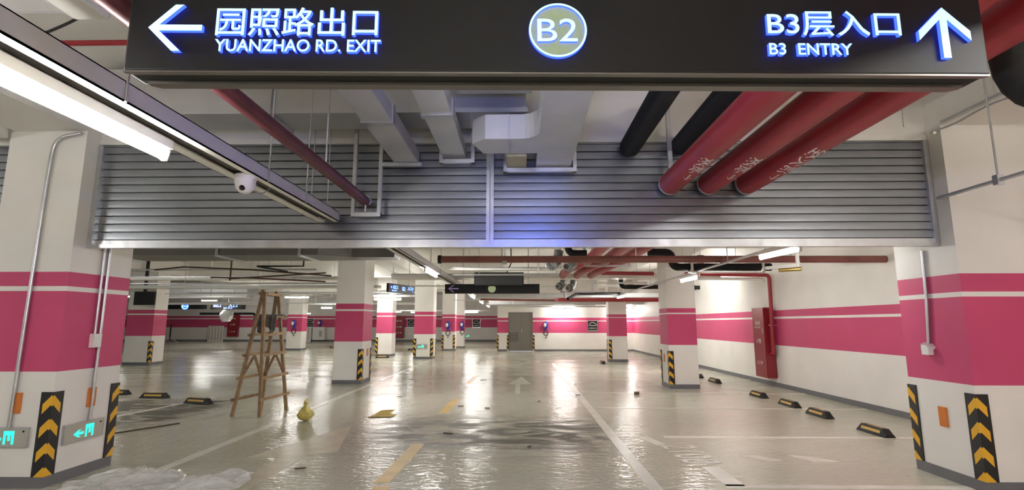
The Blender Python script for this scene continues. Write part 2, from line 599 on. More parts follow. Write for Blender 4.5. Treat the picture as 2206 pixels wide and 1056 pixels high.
# floor markings (children of the floor)
def mark(name, pts, mt, z=0.002):
    m = MB().prism(pts, 'z', 0.0, z)
    return obj(name, m, mt, FLOOR)
def strip(name, x0, y0, x1, y1, wd, mt, z=0.002):
    d = Vector((x1 - x0, y1 - y0)).normalized()
    p = Vector((-d.y, d.x)) * wd / 2
    return mark(name, [(x0 + p.x, y0 + p.y), (x0 - p.x, y0 - p.y), (x1 - p.x, y1 - p.y), (x1 + p.x, y1 + p.y)], mt, z)
strip('lane_line', 1.23, -2, 1.23, 20.0, 0.13, 'linewhite')
strip('lane_line', -3.74, 5.3, -3.74, 13.1, 0.12, 'linewhite')
strip('lane_line', -3.74, 14.0, -3.74, 22.0, 0.12, 'lineworn')
for y0, y1 in ((3.2, 5.05), (5.05, 6.75), (8.9, 10.6), (13.2, 15.0)):
    strip('lane_dash', -1.33, y0 + 0.1, -1.29, y1, 0.15, 'lineyellow')
for yv in (5.1, 7.2):
    strip('bay_line', 1.9, yv, 6.1, yv - 0.02, 0.10, 'linewhite', 0.003)
for yv in (9.6, 11.6, 14.3, 16.7, 19.2):
    strip('bay_line', 1.35, yv, 6.1, yv - 0.1, 0.10, 'lineworn', 0.003)
strip('bay_line', 2.0, 5.1, 2.0, 5.75, 0.18, 'linewhite', 0.003)
strip('bay_line', 1.75, 6.75, 1.62, 7.2, 0.14, 'linewhite', 0.003)
for x in (-6.9, -9.4, -12.0):
    strip('bay_line', x, 6.3, x + 0.6, 10.8, 0.10, 'lineworn', 0.003)
for yv in (15.5, 18.2, 21.0, 24.0):
    strip('bay_line', -13.5, yv, -4.9, yv - 0.2, 0.10, 'lineworn', 0.003)
# arrows painted in the lane
mark('lane_arrow', [(-2.50, 4.60), (-2.66, 4.60), (-2.74, 6.05), (-3.10, 6.05), (-2.52, 7.92), (-2.16, 6.30), (-2.46, 6.15)], 'linecream')
mark('lane_arrow', [(-0.13, 11.4), (-0.02, 11.4), (-0.02, 13.2), (0.26, 13.2), (0.02, 15.0), (-0.34, 13.2), (-0.13, 13.2)], 'lineworn')
for k in range(5):
    strip('speed_bump_dash', -3.0 + k * 0.8, 21.4 - 0.13 * k, -2.45 + k * 0.8, 21.3 - 0.13 * k, 0.13, 'lineyellow' if k < 4 else 'lineworn')
num = place(text_mb('2100', 0.85, 0.42, 0.0, 0.0), (1.72, 6.72, 0.003), (0.06, -1, 0), (1, 0.0, 0))
obj('bay_number', num, ['linewhite', 'linewhite'], FLOOR)
mark('worn_mark', [(2.50, 6.22), (2.72, 6.24), (2.90, 6.02), (2.72, 5.98)], 'lineworn')
mark('worn_mark', [(3.05, 6.28), (3.3, 6.2), (3.52, 5.98), (3.2, 5.96)], 'lineworn')

# ------------------------------------------------------------------ pillars
def guard(p, cx, cy, dx, dy, z0=0.1, z1=0.86):
    """rubber guard on the corner cx,cy; dx,dy point into the pillar along each face"""
    t, wd = 0.012, 0.105
    a, b = cx - dx * t, cy - dy * t
    m = MB().prism([(a, b), (cx + dx * wd, b), (cx + dx * wd, cy), (cx, cy), (cx, cy + dy * wd), (a, cy + dy * wd)], 'z', z0, z1)
    return obj('corner_guard', m, 'guard', p, origin=(cx, cy, 0))

def pillar(label, x0, x1, y0, y1, mt, corners, top=3.44, group='painted concrete pillars', reflect=()):
    t = thing('pillar', label, 'pillar', ((x0 + x1) / 2, (y0 + y1) / 2, 0), group)
    obj('shaft', MB().box(x0, x1, y0, y1, 0, top), mt, t)
    e = 0.008
    obj('baseboard', MB().box(x0 - e, x1 + e, y0 - e, y1 + e, 0, 0.10), 'grey', t)
    for c in corners:
        cx = x1 if 'e' in c else x0
        cy = y1 if 'n' in c else y0
        guard(t, cx, cy, -1 if 'e' in c else 1, -1 if 'n' in c else 1)
    for side, u, z in reflect:   # orange reflector plates
        wv, hh, tt = 0.05, 0.095, 0.014
        if side == 's':
            m = MB().bbox(u - wv, u + wv, y0 - tt, y0, z - hh, z + hh, 0.004)
        elif side == 'e':
            m = MB().bbox(x1, x1 + tt, u - wv, u + wv, z - hh, z + hh, 0.004)
        else:
            m = MB().bbox(x0 - tt, x0, u - wv, u + wv, z - hh, z + hh, 0.004)
        obj('reflector', m, 'orange', t)
    return t
pillar('big near pillar on the left edge, with green exit signs and conduits', -5.2, -4.41, 4.93, 5.72, 'pil_l', ('se', 'ne'), reflect=(('s', -4.75, 0.76), ('e', 5.37, 0.755)))
pillar('big near pillar on the right edge, with white alarm box on its side', 4.15, 5.0, 4.92, 5.73, 'pil_r', ('sw', 'nw'), reflect=(('w', 5.31, 0.595),))
pillar('middle pillar left of the lane, behind the wooden ladder', -4.72, -4.0, 13.13, 13.93, 'pil_l', ('se', 'ne'), top=3.40, reflect=(('e', 13.58, 0.76),))
pillar('middle pillar right of the lane, in front of the red fire cabinet', 3.47, 4.14, 12.34, 13.06, 'pil_m', ('sw', 'nw'), top=3.40, reflect=(('w', 12.75, 0.68),))
pillar('slim pillar right of the lane near the far wall', 3.50, 4.22, 20.77, 21.3, 'pil_m', ('sw', 'nw'), top=3.40)
pillar('pillar with a lit green exit sign, left of the lane', -4.57, -3.76, 22.22, 23.0, 'pil_l', ('sw', 'se', 'ne'), top=3.40)
pillar('pillar directly behind the middle left pillar, one guard strip on its left', -6.71, -5.97, 24.05, 24.75, 'pil_l', ('sw',), top=CZ - 0.021)
pillar('far pillar carrying a blue charger, guard strips on both edges', -4.40, -3.68, 28.97, 29.7, 'pil_l', ('sw', 'se'), top=3.30)
pillar('far pillar peeking out beside the charger pillar', -4.35, -3.53, 32.2, 32.9, 'pil_l', (), top=CZ - 0.021)
pillar('pillar behind the near left pillar, with a black screen above', -14.52, -13.52, 18.9, 19.6, 'pil_l', ('se',), top=3.40)
pillar('far pillar behind the ladder with a blue charger on it', -13.25, -12.42, 29.3, 30.0, 'pil_l', (), top=3.40)
pillar('far pillar half hidden by the middle left pillar', -11.85, -11.2, 33.2, 33.9, 'pil_l', (), top=CZ - 0.021)
pillar('far pillar left of the ladder legs, partly hidden', -13.95, -13.35, 30.8, 31.4, 'pil_l', ('se',), top=3.40)
# guard strips on the wall corners beside the grey door
for i, (cx, lab) in enumerate(((-0.72, 'striped rubber guard on wall corner left of the grey door'), (0.70, 'striped rubber guard on wall edge right of the grey door'), (-1.27, 'striped rubber guard on the outer corner of the door wall'))):
    o = obj('wall_guard', MB().box(cx - 0.05, cx + 0.05, YF - 0.014, YF, 0.1, 0.86), 'guard', origin=(cx - 0.05, YF, 0))
    tag(o, lab, 'guard strip', 'guard strips on the door wall')

# ------------------------------------------------------------------ roller shutters
def shutter(label, x0, x1, xm, y, z0, z1):
    t = thing('roller_shutter', label, 'shutter', ((x0 + x1) / 2, y, z0))
    spans = [(x0 + 0.045, xm - 0.035), (xm + 0.035, x1 - 0.045)] if xm is not None else [(x0 + 0.045, x1 - 0.045)]
    pitch = 0.083
    for a, b in spans:
        prof = []
        k = 0
        z = z0 + 0.075
        while z < z1 - 0.01:
            zt = min(z + pitch, z1)
            # one slat: slightly bulged outwards, with a hooked groove at its foot
            for f, d in ((0.0, 0.022), (0.075, 0.022), (0.08, -0.002), (0.095, -0.010), (0.14, -0.0075), (0.3, -0.0078), (0.5, -0.008), (0.7, -0.0078), (0.9, -0.0075), (0.955, -0.007), (0.96, 0.020)):
                prof.append((y + d, z + (zt - z) * f))
            z = zt
        m = MB()
        nn = len(prof)
        m.add([(a, q, r) for q, r in prof] + [(b, q, r) for q, r in prof] + [(a, q + 0.026, r) for q, r in prof] + [(b, q + 0.026, r) for q, r in prof], [])
        m.f += [(i, nn + i, nn + i + 1, i + 1) for i in range(nn - 1)]
        m.f += [(2 * nn + i, 2 * nn + i + 1, 3 * nn + i + 1, 3 * nn + i) for i in range(nn - 1)]
        m.f += [(0, 2 * nn, 3 * nn, nn), (nn - 1, 2 * nn - 1, 4 * nn - 1, 3 * nn - 1)]
        m.mi = [0] * len(m.f)
        obj('slat_curtain', m, 'slat', t)
    obj('bottom_bar', MB().box(x0, x1, y - 0.03, y + 0.03, z0 - 0.005, z0 + 0.035).box(x0 + 0.03, x1 - 0.03, y - 0.018, y + 0.018, z0 + 0.035, z0 + 0.075), 'galv', t)
    if xm is not None:
        obj('center_post', MB().box(xm - 0.038, xm - 0.004, y - 0.035, y + 0.03, z0 + 0.035, z1).box(xm + 0.004, xm + 0.038, y - 0.035, y + 0.03, z0 + 0.035, z1), 'galv', t)
    for a in (x0, x1 - 0.05):
        obj('side_rail', MB().box(a, a + 0.05, y - 0.04, y + 0.03, z0 + 0.035, z1), 'galv', t)
    obj('head_rail', MB().box(x0, x1, y - 0.03, y + 0.03, z1, z1 + 0.06), 'whitemetal', t)
    return t
SY = 5.08
shutter('galvanised half lowered roller shutter across the whole lane', -4.405, 4.145, -0.31, SY + 0.04, 2.262, 3.35)
shutter('galvanised roller shutter at far left edge, left of the near pillar', -12.0, -5.205, None, SY + 0.04, 2.262, 3.35)

# ------------------------------------------------------------------ large lit direction sign
AX, AY, BX, BY = -1.756, 2.10, 2.113, 2.205     # laid out at twice arm's reach, then the whole sign is taken at SK of that size
SK = 0.82
SL = math.hypot(BX - AX, BY - AY)
sg = thing('direction_sign', 'long black hanging direction sign with lit blue-white B2 and exit writing', 'sign', (AX * SK, AY * SK, 1.5 + 1.11 * SK), rz=math.atan2(BY - AY, BX - AX))
sg.scale = (SK, SK, SK)
D = 0.14
H = 0.415
obj('panel', MB().bbox(0, SL, 0, D, 0.0, H, 0.006), 'signblack', sg, local=True)
obj('front_rail', MB().prism([(0.0, 0.0), (SL, 0.0), (SL, 0.012), (SL - 0.02, 0.028), (0.02, 0.028), (0.0, 0.012)], 'z', -0.010, -0.002), 'signrim', sg, local=True, label='grey metal rim along the sign edge')
obj('rail_slot', MB().box(0.02, SL - 0.02, 0.029, 0.090, -0.006, -0.002), 'black', sg, local=True)
obj('rear_rail', MB().prism([(0.05, 0.091), (SL - 0.05, 0.091), (SL - 0.05, 0.115), (SL - 0.085, 0.14), (0.085, 0.14), (0.05, 0.115)], 'z', -0.022, -0.002), 'signrim', sg, local=True)
for hx in (0.6, SL - 0.6):
    obj('hanger', MB().tube([(hx, D / 2, H), (hx, D / 2, (CZ - 1.5 - 1.11 * SK) / SK)], 0.012, 8), 'galv', sg, local=True)
DP = 0.018
def on_sign(mb):   # local x,z of the sign, lettering stands proud of its front
    mb.v = [(x, -z, y - 2.61) for x, y, z in mb.v]
    return mb
def shift(mb, dx, dy):
    mb.v = [(x + dx, y + dy, z) for x, y, z in mb.v]
    return mb
def lett(name, body, x0, x1, z0, z1, bold=0.0, **k):
    return obj(name, on_sign(shift(text_mb(body, x1 - x0, z1 - z0, DP, bold, **k), x0, z0)), ['letter', 'blue'], sg, local=True)
LA = [(0.102, 2.802), (0.232, 2.916), (0.325, 2.916), (0.213, 2.818), (0.343, 2.818), (0.343, 2.788), (0.213, 2.788), (0.318, 2.693), (0.236, 2.693)]
def arrow_left(cx0, zc, wd, hg, th):
    """arrow pointing left: chevron head and a straight shaft"""
    h2 = hg / 2
    k = wd * 0.47
    q = th * 1.5
    return [(cx0, zc), (cx0 + k, zc + h2), (cx0 + k + q * 0.9, zc + h2), (cx0 + q * 1.15, zc + th / 2), (cx0 + wd, zc + th / 2), (cx0 + wd, zc - th / 2), (cx0 + q * 1.15, zc - th / 2), (cx0 + k + q * 0.9, zc - h2), (cx0 + k, zc - h2)]
obj('arrow', on_sign(polyface(arrow_left(0.102, 2.802, 0.238, 0.222, 0.028), DP)), ['letter', 'blue'], sg, local=True)
lett('chinese_lettering', '园照路出口', 0.400, 1.120, 2.766, 2.903, 0.006)
lett('english_lettering', 'YUANZHAO RD. EXIT', 0.402, 1.136, 2.690, 2.749, 0.012)
up = [(y, x) for x, y in arrow_left(0, 0, 0.245, 0.235, 0.034)]
obj('arrow', on_sign(polyface([(3.674 + x, 2.922 - y) for x, y in up], DP)), ['letter', 'blue'], sg, local=True)
lett('chinese_lettering', 'B3层入口', 2.872, 3.478, 2.779, 2.903, 0.006)
lett('english_lettering', 'B3  ENTRY', 2.872, 3.248, 2.688, 2.744, 0.012)
ring = MB()
N = 64
RO, RI = 0.130, 0.121
for r0 in (RO, RI):
    for zz in (DP, 0):
        ring.v += [(1.926 + r0 * math.cos(2 * math.pi * i / N), 2.801 + r0 * math.sin(2 * math.pi * i / N), zz) for i in range(N)]
for i in range(N):
    j = (i + 1) % N
    ring.f += [(i, j, 2 * N + j, 2 * N + i), (N + i, i, j, N + j), (2 * N + i, 3 * N + i, 3 * N + j, 2 * N + j)]
    ring.mi += [0, 1, 1]
obj('ring', on_sign(ring), ['letter', 'blue'], sg, local=True)
dc = MB().tube([(1.926, 2.801, 0.0), (1.926, 2.801, 0.004)], 0.121, 48)
obj('disc', on_sign(dc), 'disc', sg, local=True)
lett('floor_lettering', 'B2', 1.834, 2.014, 2.746, 2.856, 0.0)
# blue glow added on the sign's unseen back, tinting the shutter
bk = MB().tube([(2.1, D + 0.002, 0.19), (2.1, D + 0.012, 0.19)], 0.13, 32).box(1.35, 1.85, D + 0.002, D + 0.012, 0.15, 0.22)
obj('added_back_glow', bk, 'backglow', sg, local=True)

# ------------------------------------------------------------------ tube lamps
def lamp(label, p0, p1, z, group, batten=0.07, rods=None):
    """lit tube between plan points p0 and p1, its axis at height z, housing above"""
    p0, p1 = Vector(p0), Vector(p1)
    c = (p0 + p1) / 2
    t = thing('tube_lamp', label, 'lamp', (c.x, c.y, z), group)
    d = (p1 - p0).normalized()
    q0, q1 = Vector((p0.x, p0.y, z)), Vector((p1.x, p1.y, z))
    dd = Vector((d.x, d.y, 0))
    up = Vector((0, 0, 1))
    obj('housing', MB().beam(q0 - dd * 0.03 + up * 0.064, q1 + dd * 0.03 + up * 0.064, batten, 0.05), 'whitemetal', t)
    for q, s in ((q0, 1), (q1, -1)):
        obj('lamp_holder', MB().beam(q - dd * 0.03 * s + up * 0.002, q + up * 0.012, 0.034, 0.07), 'whitemetal', t)
    obj('tube', MB().tube([q0, q1], 0.024, 10), 'tube', t, smooth=60)
    if group != G1:
        for k in (0.12, 0.88):
            q = q0.lerp(q1, k) + up * 0.085
            obj('hanger_rod', MB().tube([q, (q.x, q.y, CZ)], 0.005, 6), 'galv', t)
    return t
TX = -1.965
G1 = 'tube lamps under the cable tray'
lamp('bright lit tube lamp under the near cable tray beside the big sign', (TX, 1.42), (TX, 2.68), 2.415, G1)
lamp('lit tube lamp on the tray, first one beyond the roller shutter', (-1.80, 9.6), (-1.80, 10.9), 2.49, G1)
lamp('lit tube lamp on the tray in front of the dark arrow sign', (-1.80, 18.6), (-1.80, 20.0), 2.47, G1)
lamp('small lit tube lamp on the tray, between two others, far down the lane', (-1.83, 23.3), (-1.83, 24.9), 2.46, G1)
lamp('smallest lit tube lamp at the far end of the tray', (-1.86, 28.6), (-1.86, 30.4), 2.46, G1)
lamp('added unseen tube lamp under the tray behind the viewer', (TX, -2.4), (TX, -1.2), 2.415, G1)  # unseen lamp, added as fill behind the camera
G2 = 'tube lamps along the right hand trunking'
lamp('lit tube lamp nearest on the right, crossing the long brown pipe', (3.42, 6.3), (3.34, 7.14), 2.40, G2)
lamp('lit tube lamp in front of the middle right pillar', (3.40, 9.9), (3.36, 10.78), 2.37, G2)
lamp('lit tube lamp in front of the slim right pillar', (3.36, 16.7), (3.36, 17.9), 2.37, G2)
lamp('added unseen tube lamp on the right, on the viewer side of the shutter', (3.0, 1.2), (3.0, -0.0), 3.0, G2)  # out of frame, added to light the near right side
lamp('added unseen tube lamp on the right behind the viewer', (3.0, -3.6), (3.0, -4.8), 2.8, G2)  # unseen, added to brighten the right side from behind the camera
G3 = 'tube lamps across the garage'
lamp('long lit tube lamp right of the middle left pillar', (-6.40, 22.5), (-5.25, 22.5), 2.53, G3)
lamp('long lit tube lamp behind the top of the ladder', (-11.5, 25.0), (-10.35, 25.0), 2.75, G3)
lamp('lit tube lamp above the far right wall, right of the grey door', (1.75, 27.9), (2.85, 27.9), 2.24, G3)
lamp('lit tube lamp on the far wall, right of the slim pillar', (5.0, 27.9), (6.05, 27.9), 2.24, G3)
lamp('lit tube lamp left of the grey door, above a far car sign', (-4.10, 36.0), (-3.0, 36.0), 2.27, G3)
lamp('small lit tube lamp left of the middle left pillar', (-11.5, 29.7), (-10.9, 29.7), 2.38, G3)
lamp('small lit tube lamp above the far red cabinet', (-8.5, 34.0), (-7.9, 34.0), 2.25, G3)
lamp('small lit tube lamp left of the green exit pillar', (-7.3, 34.4), (-6.7, 34.4), 2.22, G3)
lamp('small lit tube lamp right of the charger pillar behind the ladder', (-15.4, 36.0), (-14.7, 36.0), 2.18, G3)
lamp('added tube lamp in the left aisle hidden behind the near left pillar', (-9.0, 9.0), (-7.8, 9.0), 2.75, G3)  # added for light in the left aisle, kept hidden by the pillar
lamp('lit tube lamp above the blue signs on the far left', (-20.6, 33.0), (-19.6, 33.0), 2.95, G3)
lamp('added tube lamp in the left aisle, unseen behind the black screen', (-19.0, 24.0), (-17.8, 24.0), 2.75, G3)  # added aisle fill, placed out of sight
lamp('added unseen tube lamp across the lane behind the viewer', (-0.6, -2.0), (0.6, -2.0), 2.9, G3)  # unseen, added to lift the light from behind
lamp('added unseen tube lamp far right behind the viewer', (4.6, -0.6), (5.6, -0.6), 2.7, G3)  # unseen lamp added for more light at the right
lamp('added unseen tube lamp over the right bays between the wall and the pillars', (4.9, 15.0), (4.9, 16.2), 3.0, G3)  # added light for the bays, hidden by the middle right pillar
lamp('added tube lamp far left, hidden behind the near left pillar from the lane', (-13.2, 11.8), (-12.0, 11.8), 2.9, G3)  # added only for its light, out of view
lamp('added tube lamp hidden behind the middle left pillar', (-7.1, 20.2), (-5.9, 20.2), 2.95, G3)  # added so its light spreads from behind the pillar, itself unseen
lamp('lit tube lamp far behind the wrapped lamp on the left', (-22.3, 38.0), (-21.2, 38.0), 2.9, G3)
lamp('added unseen tube lamp left of the viewer beyond the frame', (-8.5, 1.0), (-7.3, 1.0), 2.75, G3)  # added fill from the left, out of frame

# ------------------------------------------------------------------ cable trays with the lamps
def tray(label, x0, x1, y0, y1, z0, z1, lips=True, name='cable_tray', hang=(), mt='tray', group='cable trays'):
    t = thing(name, label, 'cable tray', ((x0 + x1) / 2, (y0 + y1) / 2, z0), group)
    long_y = (y1 - y0) > (x1 - x0)
    e = 0.006
    if long_y:
        m = MB().box(x0, x0 + e, y0, y1, z0, z1).box(x1 - e, x1, y0, y1, z0, z1).box(x0, x1, y0, y1, z1 - e, z1)
        obj('channel', m, mt, t)
        lw = (x1 - x0) * 0.33
        obj('lip', MB().box(x0, x0 + lw, y0, y1, z0, z0 + 0.01), 'whitemetal', t)
        obj('lip', MB().box(x1 - lw * 0.72, x1, y0, y1, z0, z0 + 0.01), 'whitemetal', t)
        obj('gap_shade', MB().box(x0 + lw * 0.8, x1 - lw * 0.5, y0, y1, z0 + 0.03, z0 + 0.036), 'trayshade', t)  # dark strip stands for the shaded gap between the lips
    else:
        obj('channel', MB().box(x0, x1, y0, y1, z0, z1), mt, t)
    for hx, hy in hang:
        obj('hanger_rod', MB().tube([(hx, hy, z0), (hx, hy, CZ)], 0.006, 6), 'galv', t)
    return t
tray('long cable tray carrying the near lamp, running to the roller shutter', -2.035, -1.815, -3.0, 5.02, 2.505, 2.605, hang=((-1.81, 2.2), (-1.81, 3.55), (-1.81, 4.2)))
tray('cable tray beyond the shutter, running down the lane with small lamps', -1.90, -1.73, 5.25, 31.5, 2.545, 2.66, hang=((-1.72, 11), (-1.72, 17), (-1.72, 23)))
# dome camera on the tray
cm = thing('dome_camera', 'white dome camera under the near cable tray', 'camera', (-1.905, 3.42, 2.42), None)
obj('base', MB().tube([(-1.905, 3.42, 2.513), (-1.905, 3.42, 2.485)], 0.072, 20), 'plasticwhite', cm, smooth=40)
obj('housing', MB().tube([(-1.905, 3.42, 2.487), (-1.905, 3.42, 2.455), (-1.905, 3.42, 2.42), (-1.905, 3.42, 2.395), (-1.905, 3.42, 2.385)], [0.068, 0.068, 0.058, 0.036, 0.012], 20), 'plasticwhite', cm, smooth=50)
obj('lens', MB().ball((-1.898, 3.375, 2.417), 0.021, 12), 'lens', cm)
obj('cable', MB().tube([(-1.92, 3.5, 2.49), (-1.93, 3.6, 2.44), (-1.9, 3.68, 2.45), (-1.88, 3.72, 2.515)], 0.004, 6, 0.05), 'galv', cm)
def run(name, label, cat, path, r, mt, group=None, bend=0.0, nn=14, hang=(), parts=()):
    """a pipe or conduit: one tube, hanger rods as parts"""
    c = Vector(path[0])
    if hang or parts:
        t = thing(name, label, cat, tuple(c), group)
        obj('pipe_run' if 'pipe' in name else 'run', MB().tube(path, r, nn, bend), mt, t, smooth=50)
        for h in hang:
            obj('hanger_rod', MB().tube([h, (h[0], h[1], CZ)], 0.008, 6), 'galv', t)
        for nme, mb, mm in parts:
            obj(nme, mb, mm, t, smooth=50)
        return t
    return tag(obj(name, MB().tube(path, r, nn, bend), mt, smooth=50), label, cat, group)
run('trunking', 'thin grey trunking linking the right hand tube lamps', 'trunking', [(3.39, 6.2, 2.495), (3.36, 18.0, 2.475)], 0.02, 'galv', hang=((3.38, 8.4, 2.49), (3.37, 13.4, 2.485)))

# ------------------------------------------------------------------ overhead services in front of the shutter
# flat bus ducts
def bus(label, x0, x1, y0, y1, z0, z1):
    t = thing('flat_duct', label, 'duct', ((x0 + x1) / 2, y0, z0), 'flat ducts running to the shutter')
    obj('casing', MB().bbox(x0, x1, y0, y1, z0, z1, 0.006), 'duct', t)
    obj('joint_collar', MB().box(x0 - 0.012, x1 + 0.012, 3.9, 3.97, z0 - 0.012, z1 + 0.012), 'galv', t)
    return t
bus('flat grey duct, left of the pair below the sign', -1.27, -1.03, -1.0, 5.03, 3.10, 3.24)
bus('flat grey duct, right of the pair below the sign', -0.785, -0.55, -1.0, 5.03, 3.16, 3.28)
# large transverse duct close under the slab
td = thing('transverse_duct', 'wide grey duct across the ceiling above the shutter', 'duct', (-1.8, 4.55, 3.43))
obj('casing', MB().box(-3.9, 0.05, 4.46, 4.90, 3.43, 3.86), 'duct', td)
obj('flange', MB().box(-3.92, 0.07, 4.44, 4.475, 3.405, 3.45), 'duct', td)
obj('flange', MB().box(-2.35, -2.29, 4.43, 4.93, 3.40, 3.88), 'duct', td)
# main duct with a side branch
md = thing('ventilation_duct', 'pale ventilation duct with a rounded side branch near the middle of the shutter', 'duct', (0.33, 3.0, 3.05))
obj('main_run', MB().bbox(0.155, 0.50, -1.0, 5.03, 3.05, 3.30, 0.006), 'duct', md)
br = [(0.16, 4.02)]
for k in range(7):
    a = math.pi / 2 * k / 6
    br.append((0.16 - 0.16 + 0.16 * math.cos(a) - 0.0, 4.02 + 0.16 * math.sin(a)))
br += [(-0.30, 4.18), (-0.42, 4.30), (-0.34, 4.56), (0.16, 4.56)]
obj('side_branch', MB().prism(br, 'z', 3.052, 3.27), 'duct', md)
obj('joint_seam', MB().box(-0.105, -0.095, 4.175, 4.56, 3.046, 3.275), 'galv', md)
obj('joint_collar', MB().box(0.14, 0.515, 3.2, 3.24, 3.037, 3.315), 'galv', md)
ub = obj('box_duct', MB().bbox(-0.13, 0.06, 4.62, 5.03, 3.045, 3.22, 0.004), 'beige')
tag(ub, 'small beige box duct in the hanger frame under the pale duct', 'duct')
wv = obj('upper_duct', MB().bbox(-0.55, 0.10, 3.55, 4.1, 3.42, CZ, 0.006), 'duct')
tag(wv, 'short grey duct box above the rounded branch', 'duct')
# strut hanger frames
def frame(label, x0, x1, y, z0, ztop=CZ, rail=0.035, bars=()):
    t = thing('strut_support', label, 'hanger', ((x0 + x1) / 2, y, z0), 'strut hanger frames by the shutter')
    for a in (x0, x1 - rail):
        obj('post', MB().box(a, a + rail, y - 0.02, y + 0.02, z0, ztop), 'galv', t)
    obj('crossbar', MB().box(x0, x1, y - 0.022, y + 0.022, z0, z0 + 0.04), 'galv', t)
    for a, b, z in bars:
        obj('crossbar', MB().box(a, b, y - 0.022, y + 0.022, z, z + 0.035), 'galv', t)
    return t
frame('tall narrow strut frame holding the maroon pipe at the shutter', -1.68, -1.385, 4.97, 2.545, CZ, bars=((-1.40, -0.99, 3.06),))
frame('small strut frame under the right flat duct', -0.815, -0.46, 4.97, 3.09)
frame('wide strut frame under the pale ventilation duct', -0.17, 0.56, 4.97, 2.995)
st = obj('strut_post', MB().box(1.47, 1.51, 4.94, 4.98, 2.93, CZ), 'galv')
tag(st, 'single steel strut hanging between the two black pipes', 'strut', 'steel struts by the red pipes')
st = obj('strut_post', MB().box(1.60, 1.64, 4.0, 4.04, 3.3, CZ), 'galv')
tag(st, 'short steel strut behind the right black pipe', 'strut', 'steel struts by the red pipes')
# pipes
run('maroon_pipe', 'thin maroon pipe hanging at a slant left of the flat ducts', 'pipe', [(-1.54, -1.0, 2.72), (-1.54, 5.02, 2.70)], 0.048, 'reddark', parts=(('clamp', MB().tube([(-1.54, 4.95, 2.71), (-1.54, 4.99, 2.71)], 0.056, 14), 'galv'), ('clamp_bolt', MB().tube([(-1.53, 4.93, 2.59), (-1.53, 4.93, 2.66)], 0.01, 8), 'galv')), hang=((-1.54, 2.6, 2.76), (-1.54, 3.9, 2.76)))
run('insulated_pipe', 'black insulated pipe, left one, ending at the shutter', 'pipe', [(1.11, -1.0, 3.27), (1.11, 5.02, 3.27)], 0.105, 'foam', 'black insulated pipes over the lane')
run('insulated_pipe', 'black insulated pipe half hidden behind the first red pipe', 'pipe', [(1.62, -1.0, 3.28), (1.62, 5.02, 3.28)], 0.100, 'foam', 'black insulated pipes over the lane')
def redpipe(label, x, z, chars, r=0.112):
    t = thing('red_pipe', label, 'pipe', (x, 2.0, z), 'thick red pipes below the sign')
    obj('pipe_run', MB().tube([(x, -1.0, z), (x, 5.02, z)], r, 24), 'red', t, smooth=50)
    obj('sleeve', MB().tube([(x, 5.012, z), (x, 5.045, z)], r + 0.003, 24), 'galv', t, smooth=50)
    # stencil on the underside, bent to the pipe
    tm = text_mb(chars, 0.20 * len(chars), 0.115, 0.0, 0.006)
    vs = []
    for u, v, q in tm.v:
        th = math.radians(-90 - 10) + (v - 0.055) / r
        rr = r + 0.0015
        vs.append((x + rr * math.cos(th), 4.50 - u, z + rr * math.sin(th)))
    tm.v = [(vx, 2 * 4.50 - vy - 0.20 * len(chars) + 0.0, vz) if False else (vx, vy, vz) for vx, vy, vz in vs]
    obj('stencil_lettering', tm, ['whitetext', 'whitetext'], t, label='white stencilled arrow and characters')
    return t
redpipe('thick red pipe, leftmost of the three, with white stencil', 1.50, 2.885, '淋喷←'[::-1])
redpipe('thick red pipe in the middle of the three, with white stencil', 1.885, 2.885, '淋喷←'[::-1])
redpipe('thick red pipe, rightmost of the three, reaching the sign end', 2.265, 2.885, '栓火消←'[::-1])
run('black_elbow_pipe', 'black insulated pipe with an elbow at the right end of the sign', 'pipe', [(2.56, 2.55, 3.4), (2.56, 2.55, 2.66), (3.6, 2.55, 2.66)], 0.085, 'foam', bend=0.22)
run('thin_red_pipe', 'thin red pipe across the ceiling at upper left', 'pipe', [(-4.4, 3.73, 3.70), (-1.6, 3.73, 3.70)], 0.022, 'red', hang=((-3.0, 3.73, 3.7),))
run('thin_red_pipe', 'thin red branch pipe beside the black elbow at upper right', 'pipe', [(2.9, 3.2, 3.4), (5.5, 3.2, 3.4)], 0.028, 'red')
# duct end at upper left
ud = thing('ceiling_duct', 'grey duct with a white edge at the upper left corner', 'duct', (-2.6, 2.4, 3.2))
obj('casing', MB().bbox(-2.88, -2.49, 2.05, 2.60, 3.195, 3.55, 0.05), 'duct', ud)
obj('collar', MB().bbox(-2.50, -2.29, 2.02, 2.62, 3.18, 3.57, 0.02), 'whitemetal', ud)
run('ceiling_cable', 'thin dark cable hanging below the grey duct at upper left', 'cable', [(-3.1, 2.75, CZ), (-3.05, 2.75, 3.18), (-2.85, 2.75, 3.16), (-2.6, 2.7, 3.22), (-2.4, 2.66, 3.3), (-2.3, 2.66, CZ)], 0.008, 'black', bend=0.1)
